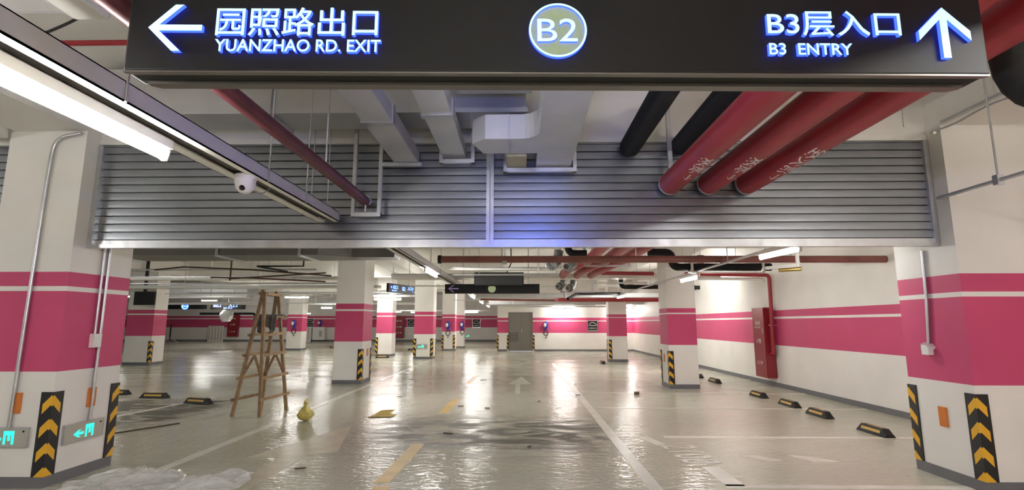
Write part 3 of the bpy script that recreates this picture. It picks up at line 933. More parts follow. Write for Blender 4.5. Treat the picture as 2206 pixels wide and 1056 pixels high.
# right of the sign: conduit run with hangers and drooping cable
run('conduit', 'long grey conduit with a clip, reaching the near right pillar', 'conduit', [(4.05, 1.6, 2.70), (4.05, 4.93, 2.70)], 0.018, 'galv', parts=(('clip', MB().box(4.02, 4.08, 4.265, 4.315, 2.66, 2.745), 'galv'),), hang=((4.05, 4.29, 2.74),))
run('drooping_cable', 'grey cable drooping along the beam above the near right pillar', 'cable', [(4.12, 5.0, 3.40), (4.10, 4.7, 3.36), (4.10, 4.3, 3.40), (4.1, 3.9, 3.33), (4.1, 3.0, 3.34)], 0.010, 'galv', bend=0.2)
run('conduit_stub', 'short pale conduit stub at the top right of the shutter', 'conduit', [(3.95, 4.75, 3.30), (4.12, 4.98, 3.39), (4.13, 5.0, 3.41)], 0.014, 'whitemetal', bend=0.04)
run('ceiling_conduit', 'thin conduit along the beam edge at upper right', 'conduit', [(4.15, 4.9, 3.47), (4.15, 1.5, 3.47)], 0.010, 'galv')
for x, y, lab in ((-2.08, 4.95, 'thin hanger rod left of the maroon pipe'), (-1.92, 4.95, 'thin hanger rod just left of the tall strut frame'), (3.55, 4.6, 'thin hanger rod right of the red pipes')):
    o = obj('hanger_rod', MB().tube([(x, y, 2.7 if x < 0 else 3.3), (x, y, CZ)], 0.005, 6), 'galv')
    tag(o, lab, 'rod', 'threaded rods under the ceiling')
# tapered concrete drop above the left pillar
struct('trim_20', MB().add([(-5.6, 4.2, 3.44), (-4.8, 4.2, 3.44), (-5.2, 4.9, 3.36), (-5.7, 4.9, 3.36), (-5.6, 4.2, 3.60), (-4.8, 4.2, 3.60), (-5.2, 4.9, 3.60), (-5.7, 4.9, 3.60)], [(0, 1, 2, 3), (4, 5, 6, 7), (0, 1, 5, 4), (1, 2, 6, 5), (2, 3, 7, 6), (3, 0, 4, 7)]), 'ceil')

# ------------------------------------------------------------------ things fixed to the two near pillars
run('wall_conduit', 'metal conduit down the front of the near left pillar', 'conduit', [(-4.45, 4.912, 3.41), (-4.72, 4.912, 3.36), (-4.74, 4.912, 3.0), (-4.775, 4.912, 0.54)], 0.017, 'galv', bend=0.15)
run('wall_conduit', 'metal conduit down the side of the near left pillar to the exit sign', 'conduit', [(-4.392, 5.37, 2.3), (-4.392, 5.37, 0.53)], 0.015, 'galv')
run('wall_conduit', 'metal conduit on the near left pillar ending in a white switch box', 'conduit', [(-4.392, 5.30, 2.3), (-4.392, 5.30, 1.39)], 0.012, 'galv')
jb = thing('switch_box', 'white switch box on the pink side of the near left pillar', 'box', (-4.38, 5.31, 1.32))
obj('body', MB().bbox(-4.41, -4.355, 5.26, 5.355, 1.255, 1.395, 0.006), 'plasticwhite', jb)
obj('cover', MB().bbox(-4.355, -4.349, 5.268, 5.347, 1.263, 1.387, 0.002), 'plasticwhite', jb)
def exit_sign(label, face, c, wd=0.46, hg=0.165, flip=False):
    t = thing('exit_sign', label, 'sign', c, 'green exit signs on the pillars')
    x, y, z = c
    mbp = MB().box(-wd / 2, wd / 2, -hg / 2, hg / 2, 0, 0.022)
    rim = MB()
    rim.box(-wd / 2 - 0.006, wd / 2 + 0.006, hg / 2, hg / 2 + 0.006, 0, 0.026).box(-wd / 2 - 0.006, wd / 2 + 0.006, -hg / 2 - 0.006, -hg / 2, 0, 0.026)
    rim.box(-wd / 2 - 0.006, -wd / 2, -hg / 2, hg / 2, 0, 0.026).box(wd / 2, wd / 2 + 0.006, -hg / 2, hg / 2, 0, 0.026)
    k = wd / 0.46
    # green running-out pictogram: a door leaf with a gap, and an arrow
    pic = MB()
    pic.box(0.01 * k, 0.11 * k, 0.02 * k, 0.058 * k, 0.022, 0.024)
    pic.box(0.01 * k, 0.032 * k, -0.062 * k, 0.02 * k, 0.022, 0.024).box(0.088 * k, 0.11 * k, -0.062 * k, 0.02 * k, 0.022, 0.024)
    pic.box(0.05 * k, 0.075 * k, -0.03 * k, 0.02 * k, 0.022, 0.024)
    pic.ball((0.062 * k, 0.0, 0.022), 0.012 * k, 8)
    arr = MB()
    a = [(x0 * k, y0 * k) for x0, y0 in arrow_left(-0.13, -0.015, 0.12, 0.07, 0.026)]
    arr = polyface(a, 0.0245)
    led = MB().box(wd * 0.40, wd * 0.44, hg * 0.28, hg * 0.38, 0.022, 0.024)
    if face == 'e':
        R, U = (0, 1, 0), (0, 0, 1)
    else:
        R, U = (1, 0, 0), (0, 0, 1)
    for nme, m2, mm in (('plate', mbp, 'exitplate'), ('rim', rim, 'galv'), ('pictogram', pic, 'exitgreen'), ('arrow', arr, 'exitgreen'), ('indicator', led, 'black')):
        obj(nme, place(m2, c, R, U), [mm, mm], t)
    return t
exit_sign('lit green exit sign with arrow on the side of the near left pillar', 'e', (-4.41, 5.315, 0.435))
exit_sign('lit green exit sign at the photo edge on the front of the near left pillar', 's', (-4.82, 4.93, 0.452))
exit_sign('tiny lit green exit sign on a pillar left of the lane', 's', (-4.25, 22.22, 0.525), 0.5, 0.17)
exit_sign('tiny lit green exit sign on the far wall left of the grey door', 's', (-4.52, YL, 0.45), 0.6, 0.2)
run('wall_conduit', 'metal conduit down the side of the near right pillar to the alarm box', 'conduit', [(4.132, 5.31, 2.24), (4.132, 5.33, 1.7), (4.132, 5.37, 1.3)], 0.014, 'galv', bend=0.1)
ab = thing('alarm_box', 'small white alarm box on pink side of the near right pillar', 'box', (4.14, 5.385, 1.24))
obj('body', MB().bbox(4.09, 4.15, 5.335, 5.425, 1.185, 1.285, 0.008), 'plasticwhite', ab)
obj('wrapping', MB().add([(4.148, 5.30, 1.26), (4.115, 5.33, 1.22), (4.08, 5.34, 1.28), (4.148, 5.34, 1.30), (4.08, 5.42, 1.29), (4.148, 5.47, 1.27), (4.1, 5.45, 1.22), (4.148, 5.44, 1.31)], [(0, 1, 2), (0, 2, 3), (3, 2, 4), (3, 4, 7), (7, 4, 5), (5, 4, 6)]), 'film', ab)

# ------------------------------------------------------------------ fire cabinet on the right wall
def cabinet(label, cx, y0, y1, z0, z1, depth, face='w'):
    t = thing('fire_cabinet', label, 'cabinet', (cx, (y0 + y1) / 2, z0), 'red fire hydrant cabinets')
    x0 = XR - depth
    obj('body', MB().box(x0 + 0.012, XR - 0.022, y0, y1, z0, z1), 'redbox', t)
    dr = obj('door', MB().bbox(x0, x0 + 0.012, y0 + 0.008, y1 - 0.008, z0 + 0.01, z1 - 0.01, 0.004), 'redbox', t)
    obj('handle', MB().box(x0 - 0.018, x0, y0 + 0.06, y0 + 0.075, (z0 + z1) / 2 + 0.22, (z0 + z1) / 2 + 0.34), 'galv', dr)
    for body, wd, hg, zz in (('消火栓', 0.26, 0.11, z1 - 0.43), ('FIRE HYDRANT', 0.30, 0.04, z1 - 0.50), ('火警', 0.26, 0.11, z0 + 0.82), ('119', 0.26, 0.09, z0 + 0.30)):
        m = place(text_mb(body, wd, hg, 0.0, 0.004), (x0 - 0.002, (y0 + y1) / 2 + wd / 2 + 0.02, zz), (0, -1, 0), (0, 0, 1))
        obj('lettering', m, ['whitetext', 'whitetext'], dr)
    return t
cabinet('tall red fire hydrant cabinet on the right wall', 6.0, 12.73, 13.35, 0.2, 1.885, 0.25)
run('red_riser', 'red pipe dropping down the right wall to the fire cabinet', 'pipe', [(3.9, 12.2, 2.66), (6.03, 12.55, 2.66), (6.03, 12.60, 0.78), (6.03, 12.73, 0.78)], 0.045, 'red', bend=0.10, parts=(('wall_clip', MB().box(5.97, 6.15, 12.58, 12.62, 1.45, 1.47), 'galv'), ('hanger_clip', MB().tube([(5.2, 12.42, 2.64), (5.2, 12.42, 2.72)], 0.012, 8), 'galv')), hang=((5.2, 12.42, 2.7), (4.3, 12.27, 2.7)))
run('grey_drain_pipe', 'pale grey pipe under the red pipe on the right wall', 'pipe', [(4.17, 12.43, 2.57), (5.85, 12.6, 2.57), (5.93, 12.62, 2.5)], 0.035, 'whitemetal', bend=0.05)
bd = obj('bracket_stub', MB().box(6.0, 6.15, 17.75, 17.95, 2.66, 2.78).box(5.95, 6.0, 17.78, 17.92, 2.63, 2.80), 'black')
tag(bd, 'small black fixture on the wall right of the middle right pillar', 'fixture')

# ------------------------------------------------------------------ overhead services beyond the shutter
run('brown_fire_pipe', 'long brown fire pipe right across the lane beyond the shutter', 'pipe', [(-1.40, 9.0, 2.62), (XR, 8.7, 2.57)], 0.062, 'brown', parts=(('end_cap', MB().tube([(-1.46, 9.0, 2.62), (-1.40, 9.0, 2.62)], 0.075, 14), 'black'), ('coupling', MB().tube([(3.05, 8.85, 2.594), (3.15, 8.847, 2.593)], 0.075, 14), 'brown'), ('clamp', MB().box(-0.32, -0.24, 8.9, 9.05, 2.53, 2.58), 'galv')), hang=((-0.28, 8.97, 2.6), (2.0, 8.88, 2.6), (4.6, 8.76, 2.6)))
run('black_stub_pipe', 'short black insulated pipe bending up, left of the red pipes beyond the shutter', 'pipe', [(0.92, 9.9, CZ), (0.92, 9.9, 2.84), (1.28, 9.9, 2.84)], 0.07, 'foam', bend=0.14)
run('black_cross_pipe', 'black insulated pipe above the brown fire pipe', 'pipe', [(2.47, 9.9, 2.86), (2.92, 9.9, 2.86), (2.92, 9.9, 2.57), (4.80, 9.9, 2.57)], 0.075, 'foam', bend=0.16, hang=((2.6, 9.9, 2.9),), parts=(('pipe_hanger', MB().box(3.25, 3.29, 9.8, 10.0, 2.47, 2.68), 'whitemetal'), ('pipe_hanger', MB().box(4.60, 4.64, 9.8, 10.0, 2.46, 2.68), 'whitemetal'), ('support_rail', MB().box(2.98, 4.70, 9.86, 9.94, 2.655, 2.685), 'whitemetal'), ('support_rail', MB().box(3.25, 4.64, 9.8, 9.86, 2.45, 2.475), 'whitemetal')))
lb = thing('lamp_bracket', 'white strut bracket below the nearest right tube lamp', 'bracket', (4.3, 8.0, 2.4))
obj('arm', MB().box(4.28, 4.32, 7.98, 8.02, 2.38, CZ), 'whitemetal', lb)
obj('foot', MB().beam((4.05, 8.5, 2.40), (4.33, 7.98, 2.39), 0.06, 0.05), 'whitemetal', lb)
obj('end_fitting', MB().tube([(4.15, 8.3, 2.345), (4.40, 8.1, 2.345)], 0.03, 10), 'brass', lb)
# grey duct across the left aisle
gd = thing('aisle_duct', 'long grey duct, darkened for shade, across the left aisle beyond the shutter', 'duct', (-7, 9.5, 2.7))
obj('casing', MB().box(-13.0, -3.65, 9.1, 10.0, 2.72, 2.98), 'ductshade', gd)
obj('reducer', MB().prism([(-3.65, 9.1), (-3.65, 10.0), (-3.15, 9.9), (-3.15, 9.45)], 'z', 2.72, 2.95), 'ductshade', gd)
obj('tail', MB().box(-3.15, -2.35, 9.45, 9.9, 2.72, 2.92), 'ductshade', gd)
for x in (-7.5, -5.5, -4.0):
    obj('flange', MB().box(x, x + 0.05, 9.07, 10.03, 2.69, 3.01), 'galv', gd)
    obj('hanger_rod', MB().tube([(x + 0.02, 9.06, 2.7), (x + 0.02, 9.06, CZ)], 0.008, 6), 'galv', gd)
G4 = 'thin sprinkler pipes in the left aisle'
run('sprinkler_pipe', 'dark sprinkler pipe from the near left pillar sloping across the aisle', 'pipe', [(-7.6, 10.5, 2.60), (-7.0, 10.5, 2.66), (-5.6, 10.5, 2.60), (-3.9, 10.5, 2.47)], 0.016, 'rust', G4, hang=((-5.6, 10.5, 2.6),))
run('sprinkler_pipe', 'thin upright sprinkler drop left of the ladder top', 'pipe', [(-6.6, 11.55, 2.46), (-6.6, 11.55, CZ - 0.05)], 0.018, 'rust', G4)
run('sprinkler_pipe', 'olive sprinkler pipe rising to the middle left pillar', 'pipe', [(-6.6, 11.5, 2.50), (-4.4, 11.5, 2.63)], 0.018, 'rust', G4, hang=((-5.3, 11.5, 2.58),))
run('sprinkler_pipe', 'black bent pipe with a drop leg under the grey aisle duct', 'pipe', [(-4.45, 10.4, CZ - 0.03), (-4.45, 10.4, 2.66), (-5.4, 10.4, 2.66), (-5.0, 10.9, 2.60)], 0.02, 'black', G4)
run('sprinkler_pipe', 'pinkish sprinkler pipe beyond the ladder top', 'pipe', [(-8.3, 13.6, 2.72), (-7.2, 13.6, 2.70), (-5.2, 13.6, 2.60)], 0.02, 'reddark', G4, hang=((-7.2, 13.6, 2.7),))
# white and grey trays across the garage further back
G5 = 'trays and ducts across the left aisle'
def cross(name, label, cat, x0, x1, y, z0, z1, dep, mt, group=None, rods=()):
    t = thing(name, label, cat, ((x0 + x1) / 2, y, z0), group)
    obj('casing', MB().box(x0, x1, y, y + dep, z0, z1), mt, t)
    obj('top_flange', MB().box(x0, x1, y - 0.03, y + dep + 0.03, z1 - 0.015, z1 + 0.005), 'galv', t)
    for x in rods:
        obj('hanger_rod', MB().tube([(x, y - 0.02, z0 - 0.03), (x, y - 0.02, CZ)], 0.018, 6), 'whitemetal', t)
    return t
cross('cross_tray', 'white tray across the left aisle, nearest and highest', 'tray', -12.5, -4.9, 15.6, 2.83, 2.92, 0.35, 'whitemetal', G5, (-9.5, -7.0))
cross('cross_tray', 'white tray across the left aisle behind the nearest one', 'tray', -15.5, -4.9, 17.6, 2.70, 2.80, 0.4, 'whitemetal', G5, (-9.0, -6.0))
cross('cross_duct', 'deep grey duct in the left aisle above the far blue signs', 'duct', -26.0, -15.0, 28.0, 2.95, 3.65, 0.8, 'duct', G5, (-20.0, -17.0))
cross('cross_tray', 'thin white tray under the deep grey duct', 'tray', -24.0, -14.8, 27.6, 2.86, 2.93, 0.3, 'whitemetal', G5, (-22.0, -16.0))
cross('cross_tray', 'white tray just above the far lit blue signs', 'tray', -26.0, -5.0, 30.15, 2.60, 2.72, 0.4, 'whitemetal', G5, (-13.9, -10.6))
cross('cross_tray', 'grey conduit bank level with the ladder top', 'tray', -15.5, -4.7, 23.75, 2.86, 2.93, 0.12, 'tray', G5, (-14.9, -8.0))
cross('cross_tray', 'white tray above the long lamp right of the middle left pillar', 'tray', -7.0, -4.65, 22.62, 2.66, 2.74, 0.12, 'whitemetal', G5, (-6.8, -4.9))
G6 = 'ducts and trays across the lane'
cross('cross_duct', 'white duct across the lane behind the dark display', 'duct', -3.6, 5.5, 14.2, 2.74, 2.86, 0.6, 'whitemetal', G6, (-2.5, 1.0))
cross('cross_tray', 'narrow white tray across the lane above the dark display', 'tray', -1.6, 0.9, 11.4, 2.68, 2.73, 0.25, 'whitemetal', G6, (0.4,))
cross('cross_duct', 'grey duct across the lane beyond the long black sign', 'duct', -1.6, 6.1, 18.4, 2.42, 2.56, 0.5, 'duct', G6, (1.6,))
cross('cross_duct', 'pale duct across the lane just before the far wall', 'duct', -1.6, 6.1, 25.8, 2.44, 2.62, 0.6, 'duct', G6, (0.2,))
cross('cross_tray', 'white tray along the top of the far wall', 'tray', -1.2, 6.1, 28.0, 2.36, 2.43, 0.12, 'whitemetal', G6, (1.0,))
cross('cross_tray', 'white tray from the lamp left of the grey door', 'tray', -12.0, -1.4, 36.1, 2.34, 2.42, 0.12, 'whitemetal', G6, (-10.0, -5.0))
cross('cross_duct', 'white duct high under the slab beyond the shutter', 'duct', -3.0, 3.3, 8.0, 3.05, 3.3, 0.6, 'whitemetal', G6, (-1.0,))
G7 = 'thin conduits across the left aisle'
for x0, x1, y, z, mt, lab in ((-9.5, -4.9, 12.2, 2.78, 'galv', 'thin grey conduit across the left aisle just behind the sprinkler pipes'), (-11.5, -4.9, 14.4, 2.62, 'galv', 'thin grey conduit level with the dark sprinkler pipes, further back'), (-13.4, -4.9, 19.2, 2.60, 'whitemetal', 'thin white conduit above the ladder top, far back'), (-13.4, -8.0, 23.4, 2.42, 'galv', 'thin grey conduit meeting the ladder top from the left')):
    run('cross_conduit', lab, 'conduit', [(x0, y, z), (x1, y, z)], 0.022, mt, G7, hang=((x0 + (x1 - x0) * 0.3, y, z), (x0 + (x1 - x0) * 0.75, y, z)), nn=8)
G8 = 'thin conduits across the lane'
for x0, x1, y, z, mt, lab in ((-1.6, 0.9, 12.0, 2.63, 'galv', 'thin grey conduit across the lane in front of the dark display'), (-3.6, 3.4, 16.6, 2.70, 'whitemetal', 'thin white conduit across the lane behind the long black sign'), (-1.6, 3.4, 23.6, 2.33, 'galv', 'thin grey conduit across the lane before the far pillars'), (2.1, 3.4, 13.9, 2.58, 'whitemetal', 'short white conduit left of the middle right pillar'), (-3.6, 6.1, 27.3, 2.72, 'galv', 'thin grey conduit high before the far wall')):
    run('cross_conduit', lab, 'conduit', [(x0, y, z), (x1, y, z)], 0.024, mt, G8, hang=((x0 + (x1 - x0) * 0.25, y, z), (x0 + (x1 - x0) * 0.8, y, z)), nn=8)
# red pipes continuing beyond the shutter and the fittings around them
for i, (x, lab) in enumerate(((1.50, 'red pipe beyond the shutter, leftmost, bending sideways at its end'), (1.885, 'red pipe beyond the shutter, middle one above the brown pipe'), (2.265, 'red pipe beyond the shutter, rightmost one above the brown pipe'))):
    run('far_red_pipe', lab, 'pipe', [(x, 5.25, 2.885), (x, 11.3 + 0.2 * i, 2.885), (x - 0.35, 12.3 + 0.2 * i, 2.80), (x - 0.35, 14.0, 2.80)], 0.105, 'red', 'red pipes beyond the shutter', bend=0.3, nn=18)
run('far_red_pipe', 'red pipe across the lane in front of the slim right pillar', 'pipe', [(1.35, 19.6, 2.46), (1.9, 20.0, 2.46), (XR, 20.0, 2.46)], 0.135, 'red', 'red pipes beyond the shutter', bend=0.3, nn=18)
run('far_red_pipe', 'slim red pipe behind the top of the middle right pillar', 'pipe', [(2.1, 13.4, 2.80), (3.46, 13.4, 2.78)], 0.05, 'red', 'red pipes beyond the shutter')
run('far_brown_pipe', 'thin brown pipe across the lane above the grey door', 'pipe', [(-1.7, 21.8, 2.50), (1.55, 21.8, 2.46)], 0.045, 'brown', hang=((0.0, 21.8, 2.5),))
run('far_black_pipe', 'black insulated pipe with an elbow left of the middle right pillar', 'pipe', [(2.92, 15.0, 2.80), (2.92, 15.0, 2.55), (4.5, 15.0, 2.55)], 0.065, 'foam', bend=0.12)
run('far_dark_pipe', 'dark pipe slanting down beside the red pipe over the lane', 'pipe', [(1.55, 17.0, 2.30), (1.9, 17.6, 2.50), (3.4, 17.6, 2.50)], 0.05, 'black', bend=0.1)
for i, (x, y, z, lab) in enumerate(((0.78, 11.0, 2.76, 'grey jacketed pipe elbow under the brown fire pipe, left one'), (1.14, 11.05, 2.74, 'grey jacketed pipe elbow under the brown fire pipe, right one'), (1.25, 15.25, 2.62, 'grey jacketed valve below the first elbows, left one'), (1.55, 15.35, 2.58, 'grey jacketed valve below the first elbows, right one'))):
    t = thing('pipe_fitting', lab, 'pipe fitting', (x, y, z), 'jacketed fittings over the lane')
    obj('elbow', MB().tube([(x + 0.05, y, z + 0.30), (x, y, z + 0.02), (x - 0.12, y - 0.28, z - 0.05)], 0.10, 14, 0.16), 'valve', t, smooth=50)
    obj('hanger_rod', MB().tube([(x + 0.05, y, z + 0.28), (x + 0.05, y, CZ)], 0.01, 6), 'galv', t)
    obj('flange', MB().tube([(x - 0.10, y - 0.24, z - 0.045), (x - 0.13, y - 0.30, z - 0.055)], 0.115, 16), 'valve', t, smooth=40)
    obj('handwheel', MB().tube([(x - 0.18 + 0.07 * math.cos(k * math.pi / 6), y - 0.3, z - 0.06 + 0.07 * math.sin(k * math.pi / 6)) for k in range(12)], 0.012, 6, closed=True), 'galv', t)
frame('white strut frame around the red pipes beyond the shutter', 1.35, 2.35, 11.0, 2.70, CZ, 0.05)
frame('white strut frame further down the lane around the fittings', 1.2, 2.2, 15.6, 2.42, CZ, 0.05)

# ------------------------------------------------------------------ signs and screens beyond the shutter
ds = thing('display_box', 'dark grey display box hanging over the lane', 'display', (-0.55, 13.0, 2.44))
obj('frame', MB().bbox(-1.18, 0.075, 13.0, 13.14, 2.44, 2.785, 0.01), 'black', ds)
obj('screen', MB().box(-1.155, 0.05, 12.992, 13.0, 2.465, 2.76), 'screen', ds)
obj('hanger_post', MB().box(-0.51, -0.45, 13.04, 13.1, 2.785, CZ), 'whitemetal', ds)
obj('cable', MB().tube([(-0.25, 13.05, 3.4), (-0.24, 13.05, 3.0), (-0.34, 13.05, 2.86), (-0.34, 13.05, 2.78)], 0.015, 8, 0.08), 'black', ds)
s2 = thing('black_sign', 'long unlit black sign with dull arrow behind the display box', 'sign', (-0.75, 13.3, 2.265))
obj('panel', MB().bbox(-1.965, 0.487, 13.3, 13.4, 2.265, 2.51, 0.006), 'black', s2)
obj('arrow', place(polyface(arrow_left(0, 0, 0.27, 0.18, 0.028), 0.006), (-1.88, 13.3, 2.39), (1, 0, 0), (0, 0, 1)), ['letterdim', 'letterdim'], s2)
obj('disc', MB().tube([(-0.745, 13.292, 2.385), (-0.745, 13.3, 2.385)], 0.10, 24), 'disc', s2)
for hx in (-1.5, 0.2):
    obj('hanger', MB().tube([(hx, 13.35, 2.51), (hx, 13.35, CZ)], 0.012, 6), 'galv', s2)
# small lit sign turned sideways
ps, pe = Vector((-4.38, 17.0)), Vector((-3.83, 18.5))
dv = (pe - ps).normalized()
s3 = thing('small_lit_sign', 'small black sign with lit blue writing, right of the middle left pillar', 'sign', (ps.x, ps.y, 2.53), rz=math.atan2(dv.y, dv.x))
WL = (pe - ps).length
obj('panel', MB().bbox(0, WL, 0, 0.09, 0, 0.30, 0.006), 'signblack', s3, local=True)
def lit3(name, body, x0, x1, z0, z1):
    m = text_mb(body, x1 - x0, z1 - z0, 0.012, 0.012)
    m.v = [(x + x0, -q, y + z0) for x, y, q in m.v]
    obj(name, m, ['letter', 'blue'], s3, local=True)
lit3('chinese_lettering', '←出口', 0.10, 0.52, 0.12, 0.25)
lit3('english_lettering', 'EXIT', 0.18, 0.48, 0.04, 0.09)
lit3('floor_lettering', 'B2', 0.80, 0.98, 0.09, 0.22)
lit3('chinese_lettering', '入口', 1.12, 1.38, 0.12, 0.25)
lit3('arrow', '↑', 1.42, 1.52, 0.06, 0.25)
for hx in (0.3, 1.3):
    obj('hanger', MB().tube([(hx, 0.045, 0.3), (hx, 0.045, CZ - 2.53)], 0.012, 6), 'galv', s3, local=True)
tv = thing('black_screen', 'square black screen hanging before the pillar at left', 'screen', (-12.9, 18.2, 2.15))
obj('panel', MB().bbox(-13.82, -13.07, 18.2, 18.28, 2.15, 2.63, 0.01), 'black', tv)
obj('hanger_post', MB().box(-13.50, -13.42, 18.2, 18.28, 2.63, CZ), 'black', tv)
# far lit blue signs
def far_sign(label, x0, x1, y, z0, z1, items):
    t = thing('far_lit_sign', label, 'sign', ((x0 + x1) / 2, y, z0), 'lit blue signs far on the left')
    obj('panel', MB().box(x0, x1, y, y + 0.1, z0, z1), 'signblack', t)
    for nme, body, a, b, c, d in items:
        m = place(text_mb(body, b - a, d - c, 0.03, 0.02), (a, y - 0.0, c), (1, 0, 0), (0, 0, 1))
        obj(nme, m, ['letter', 'blue'], t)
    obj('hanger', MB().tube([((x0 + x1) / 2, y + 0.05, z1), ((x0 + x1) / 2, y + 0.05, CZ)], 0.02, 6), 'galv', t)
    return t
fs = far_sign('far black sign with a lit round emblem at left', -24.0, -20.9, 34.0, 2.44, 2.82, ())
rg = MB().tube([(-22.3 + 0.20 * math.cos(k * math.pi / 10), 33.97, 2.63 + 0.17 * math.sin(k * math.pi / 10)) for k in range(20)], 0.035, 6, closed=True)
obj('ring', rg, 'letter', fs)
obj('emblem_bar', MB().box(-22.45, -22.15, 33.96, 33.99, 2.60, 2.66), 'letter', fs)
obj('glow_edge', MB().tube([(-22.3, 33.985, 2.63), (-22.3, 33.995, 2.63)], 0.23, 20), 'blue', fs)
far_sign('far blue lit sign with writing, left of the ladder', -20.6, -18.3, 34.0, 2.42, 2.82, (('lettering', '出口', -20.4, -19.9, 2.56, 2.78), ('lettering', '入口', -19.4, -18.8, 2.56, 2.78), ('lettering', 'EXIT', -19.7, -19.1, 2.46, 2.54)))

# ------------------------------------------------------------------ wall signs, chargers and cabinets far back
def car_sign(label, x, y, z, s=1.0):
    t = thing('charging_sign', label, 'sign', (x, y, z), 'dark car charging signs on the far walls')
    k = s
    obj('plate', MB().box(x - 0.25 * k, x + 0.25 * k, y - 0.02, y, z - 0.29 * k, z + 0.29 * k), 'black', t)
    obj('border', MB().box(x - 0.27 * k, x - 0.25 * k, y - 0.025, y, z - 0.31 * k, z + 0.31 * k).box(x + 0.25 * k, x + 0.27 * k, y - 0.025, y, z - 0.31 * k, z + 0.31 * k), 'galv', t)
    out = [(-0.2, 0.06), (-0.15, 0.13), (-0.08, 0.2), (0.05, 0.21), (0.14, 0.15), (0.21, 0.12), (0.21, 0.05), (0.1, 0.04), (-0.1, 0.04)]
    obj('car_pictogram', MB().tube([(x + a * k, y - 0.022, z + b * k) for a, b in out], 0.018 * k, 6, closed=True), 'whitetext', t)
    m = place(text_mb('充电车位', 0.42 * k, 0.10 * k, 0.0, 0.006), (x - 0.21 * k, y - 0.023, z - 0.15 * k), (1, 0, 0), (0, 0, 1))
    obj('lettering', m, ['whitetext', 'whitetext'], t)
    obj('number_strip', MB().box(x - 0.25 * k, x + 0.25 * k, y - 0.024, y - 0.02, z - 0.28 * k, z - 0.21 * k), 'galv', t)
car_sign('dark car charging sign on the far wall, left of the slim pillar', 3.93, YF, 1.34)
car_sign('dark car charging sign on the back wall, left of the grey door', -3.77, YL, 1.46, 1.25)
car_sign('dark car charging sign on the back wall beside the far red cabinet', -9.3, YL, 1.47, 1.25)
car_sign('dark car charging sign on the back wall right of the ladder', -18.0, YL, 1.5, 1.25)
def charger(label, x, y, z, s=1.0):
    t = thing('wall_charger', label, 'charger', (x, y, z), 'blue and white wall chargers')
    bm = bmesh.new()
    bmesh.ops.create_uvsphere(bm, u_segments=14, v_segments=10, radius=1)
    for v in bm.verts:
        v.co = Vector((x + v.co.x * 0.13 * s, y - 0.08 + v.co.y * 0.075, z + 0.05 + v.co.z * 0.21 * s))
    m = MB()
    m.bm(bm)
    obj('shell', m, 'chargeblue', t, smooth=60)
    obj('front_cover', MB().ball((x - 0.05 * s, y - 0.115, z + 0.05), 0.085 * s, 12, 1.4), 'plasticwhite', t, smooth=60)
    obj('plug_holder', MB().box(x - 0.06 * s, x + 0.06 * s, y - 0.09, y, z - 0.26 * s, z - 0.14 * s), 'chargeblue', t)
    obj('cable_coil', MB().tube([(x + 0.115 * s * math.cos(k * math.pi / 9), y - 0.05, z - 0.38 * s + 0.15 * s * math.sin(k * math.pi / 9)) for k in range(18)], 0.02 * s, 6, closed=True), 'black', t, smooth=60)
    obj('hook', MB().tube([(x, y, z - 0.62 * s), (x, y - 0.05, z - 0.62 * s)], 0.03 * s, 8), 'black', t)
charger('blue and white charger on the far wall right of the grey door', 1.37, YF, 1.36)
charger('blue and white charger on the front of a far pillar left of the lane', -4.06, 28.97, 1.36)
charger('blue and white charger on the pillar peeking out beside it', -3.62, 32.2, 1.38)
charger('blue and white charger on the far pillar behind the ladder', -12.85, 29.3, 1.45)
charger('blue and white charger on the back wall right of the ladder', -17.1, YL, 1.5, 1.2)
def back_cabinet(label, x0, x1, y, z0, z1):
    t = thing('fire_cabinet', label, 'cabinet', ((x0 + x1) / 2, y, z0), 'red fire hydrant cabinets')
    obj('body', MB().box(x0, x1, y - 0.28, y - 0.022, z0, z1), 'redbox', t)
    d = obj('door', MB().bbox(x0 + 0.01, x1 - 0.01, y - 0.30, y - 0.28, z0 + 0.02, z1 - 0.02, 0.004), 'redbox', t)
    wd = (x1 - x0) * 0.55
    for body, hg, zz in (('消火栓', 0.14, z1 - 0.45), ('火警', 0.12, z1 - 0.95), ('119', 0.12, z0 + 0.35)):
        obj('lettering', place(text_mb(body, wd, hg, 0, 0.01), ((x0 + x1) / 2 - wd / 2, y - 0.305, zz), (1, 0, 0), (0, 0, 1)), ['whitetext', 'whitetext'], d)
    return t
back_cabinet('red fire cabinet on the back wall left of the green exit pillar', -10.7, -9.85, YL, 0.3, 2.1)
back_cabinet('dark red fire cabinet on the back wall left of the ladder', -24.9, -24.0, YL, 0.4, 2.3)
sp = thing('tall_white_panel', 'white ribbed panel leaning on the back wall at far left', 'panel', (-26.0, 43.6, 0))
obj('sheet', MB().box(-26.5, -25.2, 43.7, 43.78, 0.0, 1.3), 'plasticwhite', sp)
for k in range(5):
    obj('rib', MB().box(-26.4 + k * 0.26, -26.34 + k * 0.26, 43.66, 43.7, 0.1, 1.3), 'beige', sp)
sp = thing('tall_white_panel', 'white ribbed panel by the wall right of the ladder', 'panel', (-18.4, 43.6, 0))
obj('sheet', MB().box(-19.1, -17.7, 43.7, 43.78, 0.0, 1.2), 'plasticwhite', sp)
for k in range(5):
    obj('rib', MB().box(-19.0 + k * 0.26, -18.94 + k * 0.26, 43.66, 43.7, 0.15, 1.2), 'beige', sp)
sp = thing('white_cabinet', 'white cabinet by the wall, right of the ribbed panel', 'cabinet', (-17.0, 43.6, 0))
obj('body', MB().bbox(-17.5, -16.5, 43.5, 43.9, 0.12, 1.2, 0.01), 'plasticwhite', sp)
obj('vent', MB().box(-16.95, -16.7, 43.49, 43.5, 0.4, 0.9), 'beige', sp)
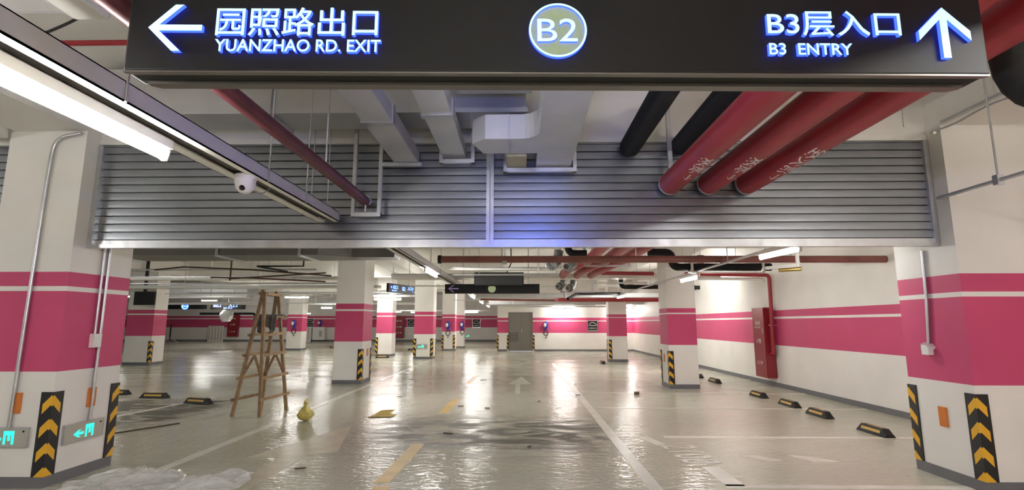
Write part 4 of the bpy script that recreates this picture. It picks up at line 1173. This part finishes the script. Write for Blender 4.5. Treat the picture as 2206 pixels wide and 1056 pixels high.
tp = thing('tripod_post', 'black tripod barrier post far on the left', 'post', (-30.2, 41.0, 0))
obj('pole', MB().tube([(-27.2, 40, 0.25), (-27.2, 40, 1.45)], 0.05, 8), 'black', tp)
for a in (0.3, 2.4, 4.5):
    obj('leg', MB().tube([(-27.2, 40, 0.4), (-27.2 + 0.6 * math.cos(a), 40 + 0.6 * math.sin(a), 0.02)], 0.03, 6), 'galv', tp)
run('far_black_duct', 'black bent pipe below the far lit blue signs', 'pipe', [(-22.5, 36.0, 2.18), (-18.6, 36.0, 2.18), (-18.6, 36.0, 1.7)], 0.08, 'black', bend=0.2, hang=((-21.0, 36.0, 2.2),))
cr = MB()
bm = bmesh.new()
bmesh.ops.create_icosphere(bm, subdivisions=2, radius=0.45)
for v in bm.verts:
    v.co = v.co * random.uniform(0.75, 1.1) + Vector((-19.0, 33.2, 2.0))
cr.bm(bm)
wl = thing('wrapped_lamp', 'crumpled plastic wrapped lamp hanging below the far blue signs', 'lamp', (-19.0, 33.2, 2.0))
obj('wrapping', cr, 'film', wl)
obj('cord', MB().tube([(-19.0, 33.2, 2.35), (-19.0, 33.2, CZ)], 0.015, 6), 'black', wl)

# ------------------------------------------------------------------ wheel stops
def stop_mesh(L, wd, h):
    """trapezoid rubber block along local x"""
    e = 0.07
    vs = []
    for x, k in ((-L / 2, 0), (-L / 2 + e, 1), (L / 2 - e, 1), (L / 2, 0)):
        hh = h if k else 0.035
        ww = wd / 2 if k else wd / 2
        vs += [(x, -ww, 0), (x, -ww * 0.55, hh), (x, ww * 0.55, hh), (x, ww, 0)]
    fs = []
    for i in range(3):
        for k in range(3):
            fs.append((i * 4 + k, i * 4 + k + 1, i * 4 + 4 + k + 1, i * 4 + 4 + k))
        fs.append((i * 4 + 3, i * 4, i * 4 + 4, i * 4 + 7))
    fs += [(0, 1, 2, 3), (15, 14, 13, 12)]
    return MB().add(vs, fs)
ws = thing('wheel_stop', '', 'wheel stop', (0, 0, 0), None)
obj('body', stop_mesh(0.58, 0.16, 0.10), 'rubber', ws, local=True)
for s in (1, -1):
    m = MB()
    y0, z0, y1, z1 = 0.068, 0.042, 0.054, 0.076
    m.add([(-0.19, s * (y0 + 0.003), z0), (0.19, s * (y0 + 0.003), z0), (0.19, s * (y1 + 0.003), z1), (-0.19, s * (y1 + 0.003), z1), (-0.19, s * y0, z0 - 0.003), (0.19, s * y0, z0 - 0.003), (0.19, s * y1, z1 - 0.003), (-0.19, s * y1, z1 - 0.003)],
          [(0, 1, 2, 3), (4, 5, 6, 7), (0, 1, 5, 4), (2, 3, 7, 6), (0, 3, 7, 4), (1, 2, 6, 5)])
    obj('reflective_strip', m, 'yellow', ws, local=True)
obj('reflective_strip', MB().box(-0.16, 0.16, -0.014, 0.014, 0.100, 0.103), 'yellow', ws, local=True)
stops = [
    (4.87, 7.46, math.pi / 2 - 0.0, 'black wheel stop nearest the near right pillar', 'r'),
    (4.89, 8.83, math.pi / 2, 'black wheel stop by the right wall, second from the near right pillar', 'r'),
    (4.93, 9.86, math.pi / 2, 'black wheel stop by the right wall, third from the near right pillar', 'r'),
    (4.92, 11.07, math.pi / 2, 'black wheel stop by the right wall, fourth, in front of the fire cabinet', 'r'),
    (4.99, 13.7, math.pi / 2, 'black wheel stop just right of the middle right pillar', 'r'),
    (5.0, 15.0, math.pi / 2, 'black wheel stop half hidden behind the middle right pillar', 'r'),
    (-6.11, 9.97, -0.28, 'black wheel stop on the left, nearest to the wooden ladder', 'l'),
    (-7.45, 10.68, -0.1, 'black wheel stop on the left, middle of three', 'l'),
    (-8.6, 11.15, -0.1, 'black wheel stop on the left beside the near left pillar', 'l'),
    (-6.1, 23.0, 0.1, 'small wheel stop beside the pillar behind the middle left pillar', 'l'),
    (-6.1, 29.5, 0.1, 'distant wheel stop left of the green exit pillar', 'l'),
    (3.1, 20.0, math.pi / 2, 'distant wheel stop left of the middle right pillar', 'r'),
    (-11.7, 32.6, 0.0, 'distant wheel stop at a far pillar behind the middle left pillar', 'l'),
]
for i, (x, y, a, lab, g) in enumerate(stops):
    o = ws if i == 0 else copy_tree(ws)
    o.location = (x, y, 0.003 if g == 'r' else 0.003)
    o.rotation_euler = (0, 0, a)
    o['label'] = lab
    o['group'] = 'wheel stops by the right wall' if g == 'r' else 'wheel stops on the left'

# ------------------------------------------------------------------ wooden step ladder with rag
ld = thing('step_ladder', 'tall wooden A-frame ladder standing on the wet floor', 'ladder', (-4.4, 8.9, 0))
F = {'a': (-4.70, 8.60), 'b': (-4.24, 8.58), 'c': (-4.52, 9.18), 'd': (-4.10, 9.24)}
T = {'a': (-4.345, 8.62, 2.03), 'b': (-4.315, 8.62, 2.03), 'c': (-4.345, 9.1, 2.03), 'd': (-4.315, 9.1, 2.03)}
def lp(k, z):
    f, t = F[k], T[k]
    s = z / t[2]
    return Vector((f[0] + (t[0] - f[0]) * s, f[1] + (t[1] - f[1]) * s, z))
for k in 'abcd':
    obj('leg', MB().beam(lp(k, 0.0), lp(k, 2.06 if k in 'ac' else 2.0), 0.05, 0.04, up=(0, 1, 0)), 'wood', ld)
for z in (0.27, 0.61, 0.98, 1.31):
    for p, q, s in (('a', 'c', -1), ('b', 'd', 1)):
        u, v = lp(p, z), lp(q, z + 0.02)
        d = (v - u).normalized() * 0.06
        off = Vector((0.03 * s, 0, 0))
        obj('rung', MB().beam(u - d + off, v + d + off, 0.03, 0.045), 'wood', ld)
obj('top_board', MB().box(-4.39, -4.27, 8.56, 9.16, 1.97, 2.02), 'wood', ld)
sh = obj('shelf_board', MB().box(-4.55, -4.15, 8.74, 9.16, 1.60, 1.625), 'wood', ld)
for p, q in (('a', 'b'), ('c', 'd')):
    u = (lp(p, 0.98) + lp(q, 0.98)) / 2
    obj('brace', MB().beam(u, lp(p, 0.62), 0.022, 0.035), 'wood', ld)
    obj('brace', MB().beam(u, lp(q, 0.62), 0.022, 0.035), 'wood', ld)
obj('hinge_bolt', MB().tube([(-4.42, 8.62, 2.0), (-4.24, 8.62, 2.0)], 0.012, 8), 'galv', ld)
def rag(cx, cy, z, wd, dp, drop):
    m = MB()
    nx, ny = 14, 12
    for j in range(ny + 1):
        for i in range(nx + 1):
            x = (i / nx - 0.5) * wd
            t = j / ny
            y = cy - dp / 2 + min(t / 0.45, 1) * dp
            zz = z
            if t < 0.55:
                y = cy - dp / 2 - 0.03 * math.sin(i * 1.9) * (1 - t)
                zz = z - drop * (0.55 - t) / 0.55 * (0.8 + 0.25 * math.sin(i * 0.7))
            else:
                y = cy - dp / 2 + (t - 0.55) / 0.45 * dp
                zz = z + 0.015 * math.sin(i * 1.3 + j)
            m.v.append((cx + x * (0.85 + 0.15 * t), y, zz))
    for j in range(ny):
        for i in range(nx):
            a = j * (nx + 1) + i
            m.f.append((a, a + 1, a + nx + 2, a + nx + 1))
    m.mi = [0] * len(m.f)
    return m
o = obj('grey_rag', rag(-4.30, 8.90, 1.645, 0.36, 0.36, 0.30), 'cloth', smooth=80)
tag(o, 'crumpled grey rag hanging over the ladder shelf', 'rag')
md_ = o.modifiers.new('thickness', 'SOLIDIFY')
md_.thickness = 0.012

# ------------------------------------------------------------------ small things on the floor
bg = thing('plastic_bag', 'knotted yellow plastic bag on the floor beside the ladder', 'bag', (-3.37, 8.28, 0))
m = MB()
bm = bmesh.new()
bmesh.ops.create_icosphere(bm, subdivisions=3, radius=1)
for v in bm.verts:
    a = math.atan2(v.co.y, v.co.x)
    f = 1 + 0.10 * math.sin(5 * a + 3 * v.co.z) + random.uniform(-0.05, 0.05)
    z = (v.co.z + 1) / 2
    k = (1 - z) ** 0.5 * 0.13 + 0.02 if z > 0.45 else 0.13
    v.co = Vector((-3.37 + v.co.x * k * f, 8.28 + v.co.y * k * f, max(0.002, z * 0.24)))
m.bm(bm)
obj('sack', m, 'bag', bg, smooth=50)
obj('tied_top', MB().tube([(-3.36, 8.28, 0.20), (-3.38, 8.28, 0.25), (-3.34, 8.26, 0.30)], [0.02, 0.028, 0.045], 10), 'bag', bg, smooth=60)
pp = MB()
pts = [(-2.46, 8.55), (-2.10, 8.58), (-2.06, 8.82), (-2.2, 8.86), (-2.42, 8.80)]
pp.prism(pts, 'z', 0.006, 0.012)
pp.add([(-2.42, 8.80, 0.012), (-2.2, 8.86, 0.012), (-2.12, 8.98, 0.06), (-2.36, 8.95, 0.05)], [(0, 1, 2, 3)])
tag(obj('yellow_card', pp, 'paper'), 'torn piece of yellow card lying in the lane', 'card')
tag(obj('thin_rod', MB().tube([(-5.9, 6.7, 0.012), (-5.15, 7.98, 0.012)], 0.010, 8), 'rust'), 'thin dark rod lying beside the near left pillar', 'rod')
tag(obj('scrap_block', MB().bbox(2.42, 2.52, 11.33, 11.41, 0.0, 0.06, 0.008), 'rust'), 'small dark block lying in a right hand parking bay', 'block')
fl = MB()
nx, ny = 40, 22
for j in range(ny + 1):
    for i in range(nx + 1):
        u, v = i / nx, j / ny
        x = -4.15 + 1.55 * u + 0.07 * math.sin(9 * v + 3 * u)
        y = 4.55 + 0.85 * v + 0.10 * math.sin(7 * u) + 0.06 * math.sin(17 * u)
        z = 0.012 + 0.05 * abs(math.sin(6.3 * u + 3 * math.sin(5 * v))) * abs(math.sin(5 * v + 2 * math.sin(7 * u))) + random.uniform(0, 0.022)
        fl.v.append((x, y, z))
for j in range(ny):
    for i in range(nx):
        a = j * (nx + 1) + i
        fl.f.append((a, a + 1, a + nx + 2, a + nx + 1))
fl.mi = [0] * len(fl.f)
o = obj('plastic_sheet', fl, 'film')
tag(o, 'crumpled clear plastic sheet on the floor at lower left', 'plastic sheet')
db = MB()
for x, y, l, a in ((-1.0, 14.1, 0.35, 0.3), (-1.1, 9.7, 0.22, 0.5), (-0.6, 9.5, 0.18, 2.8), (-2.5, 10.9, 0.2, 0.1), (-1.0, 7.35, 0.28, -0.2), (0.1, 6.6, 0.12, 1.0), (-2.3, 5.6, 0.22, 0.4), (-2.95, 14.2, 0.2, 0.0), (1.2, 11.2, 0.2, 0.2), (0.35, 10.3, 0.12, 0.7), (-0.9, 15.9, 0.16, 0.2)):
    d = Vector((math.cos(a), math.sin(a), 0)) * l / 2
    c = Vector((x, y, 0.010))
    db.beam(c - d * 0.5, c + d * 0.5, 0.02, 0.012)
o = obj('debris', db, 'rust')
tag(o, 'scattered small scraps of dirt and wood along the lane', 'debris', None, 'stuff')
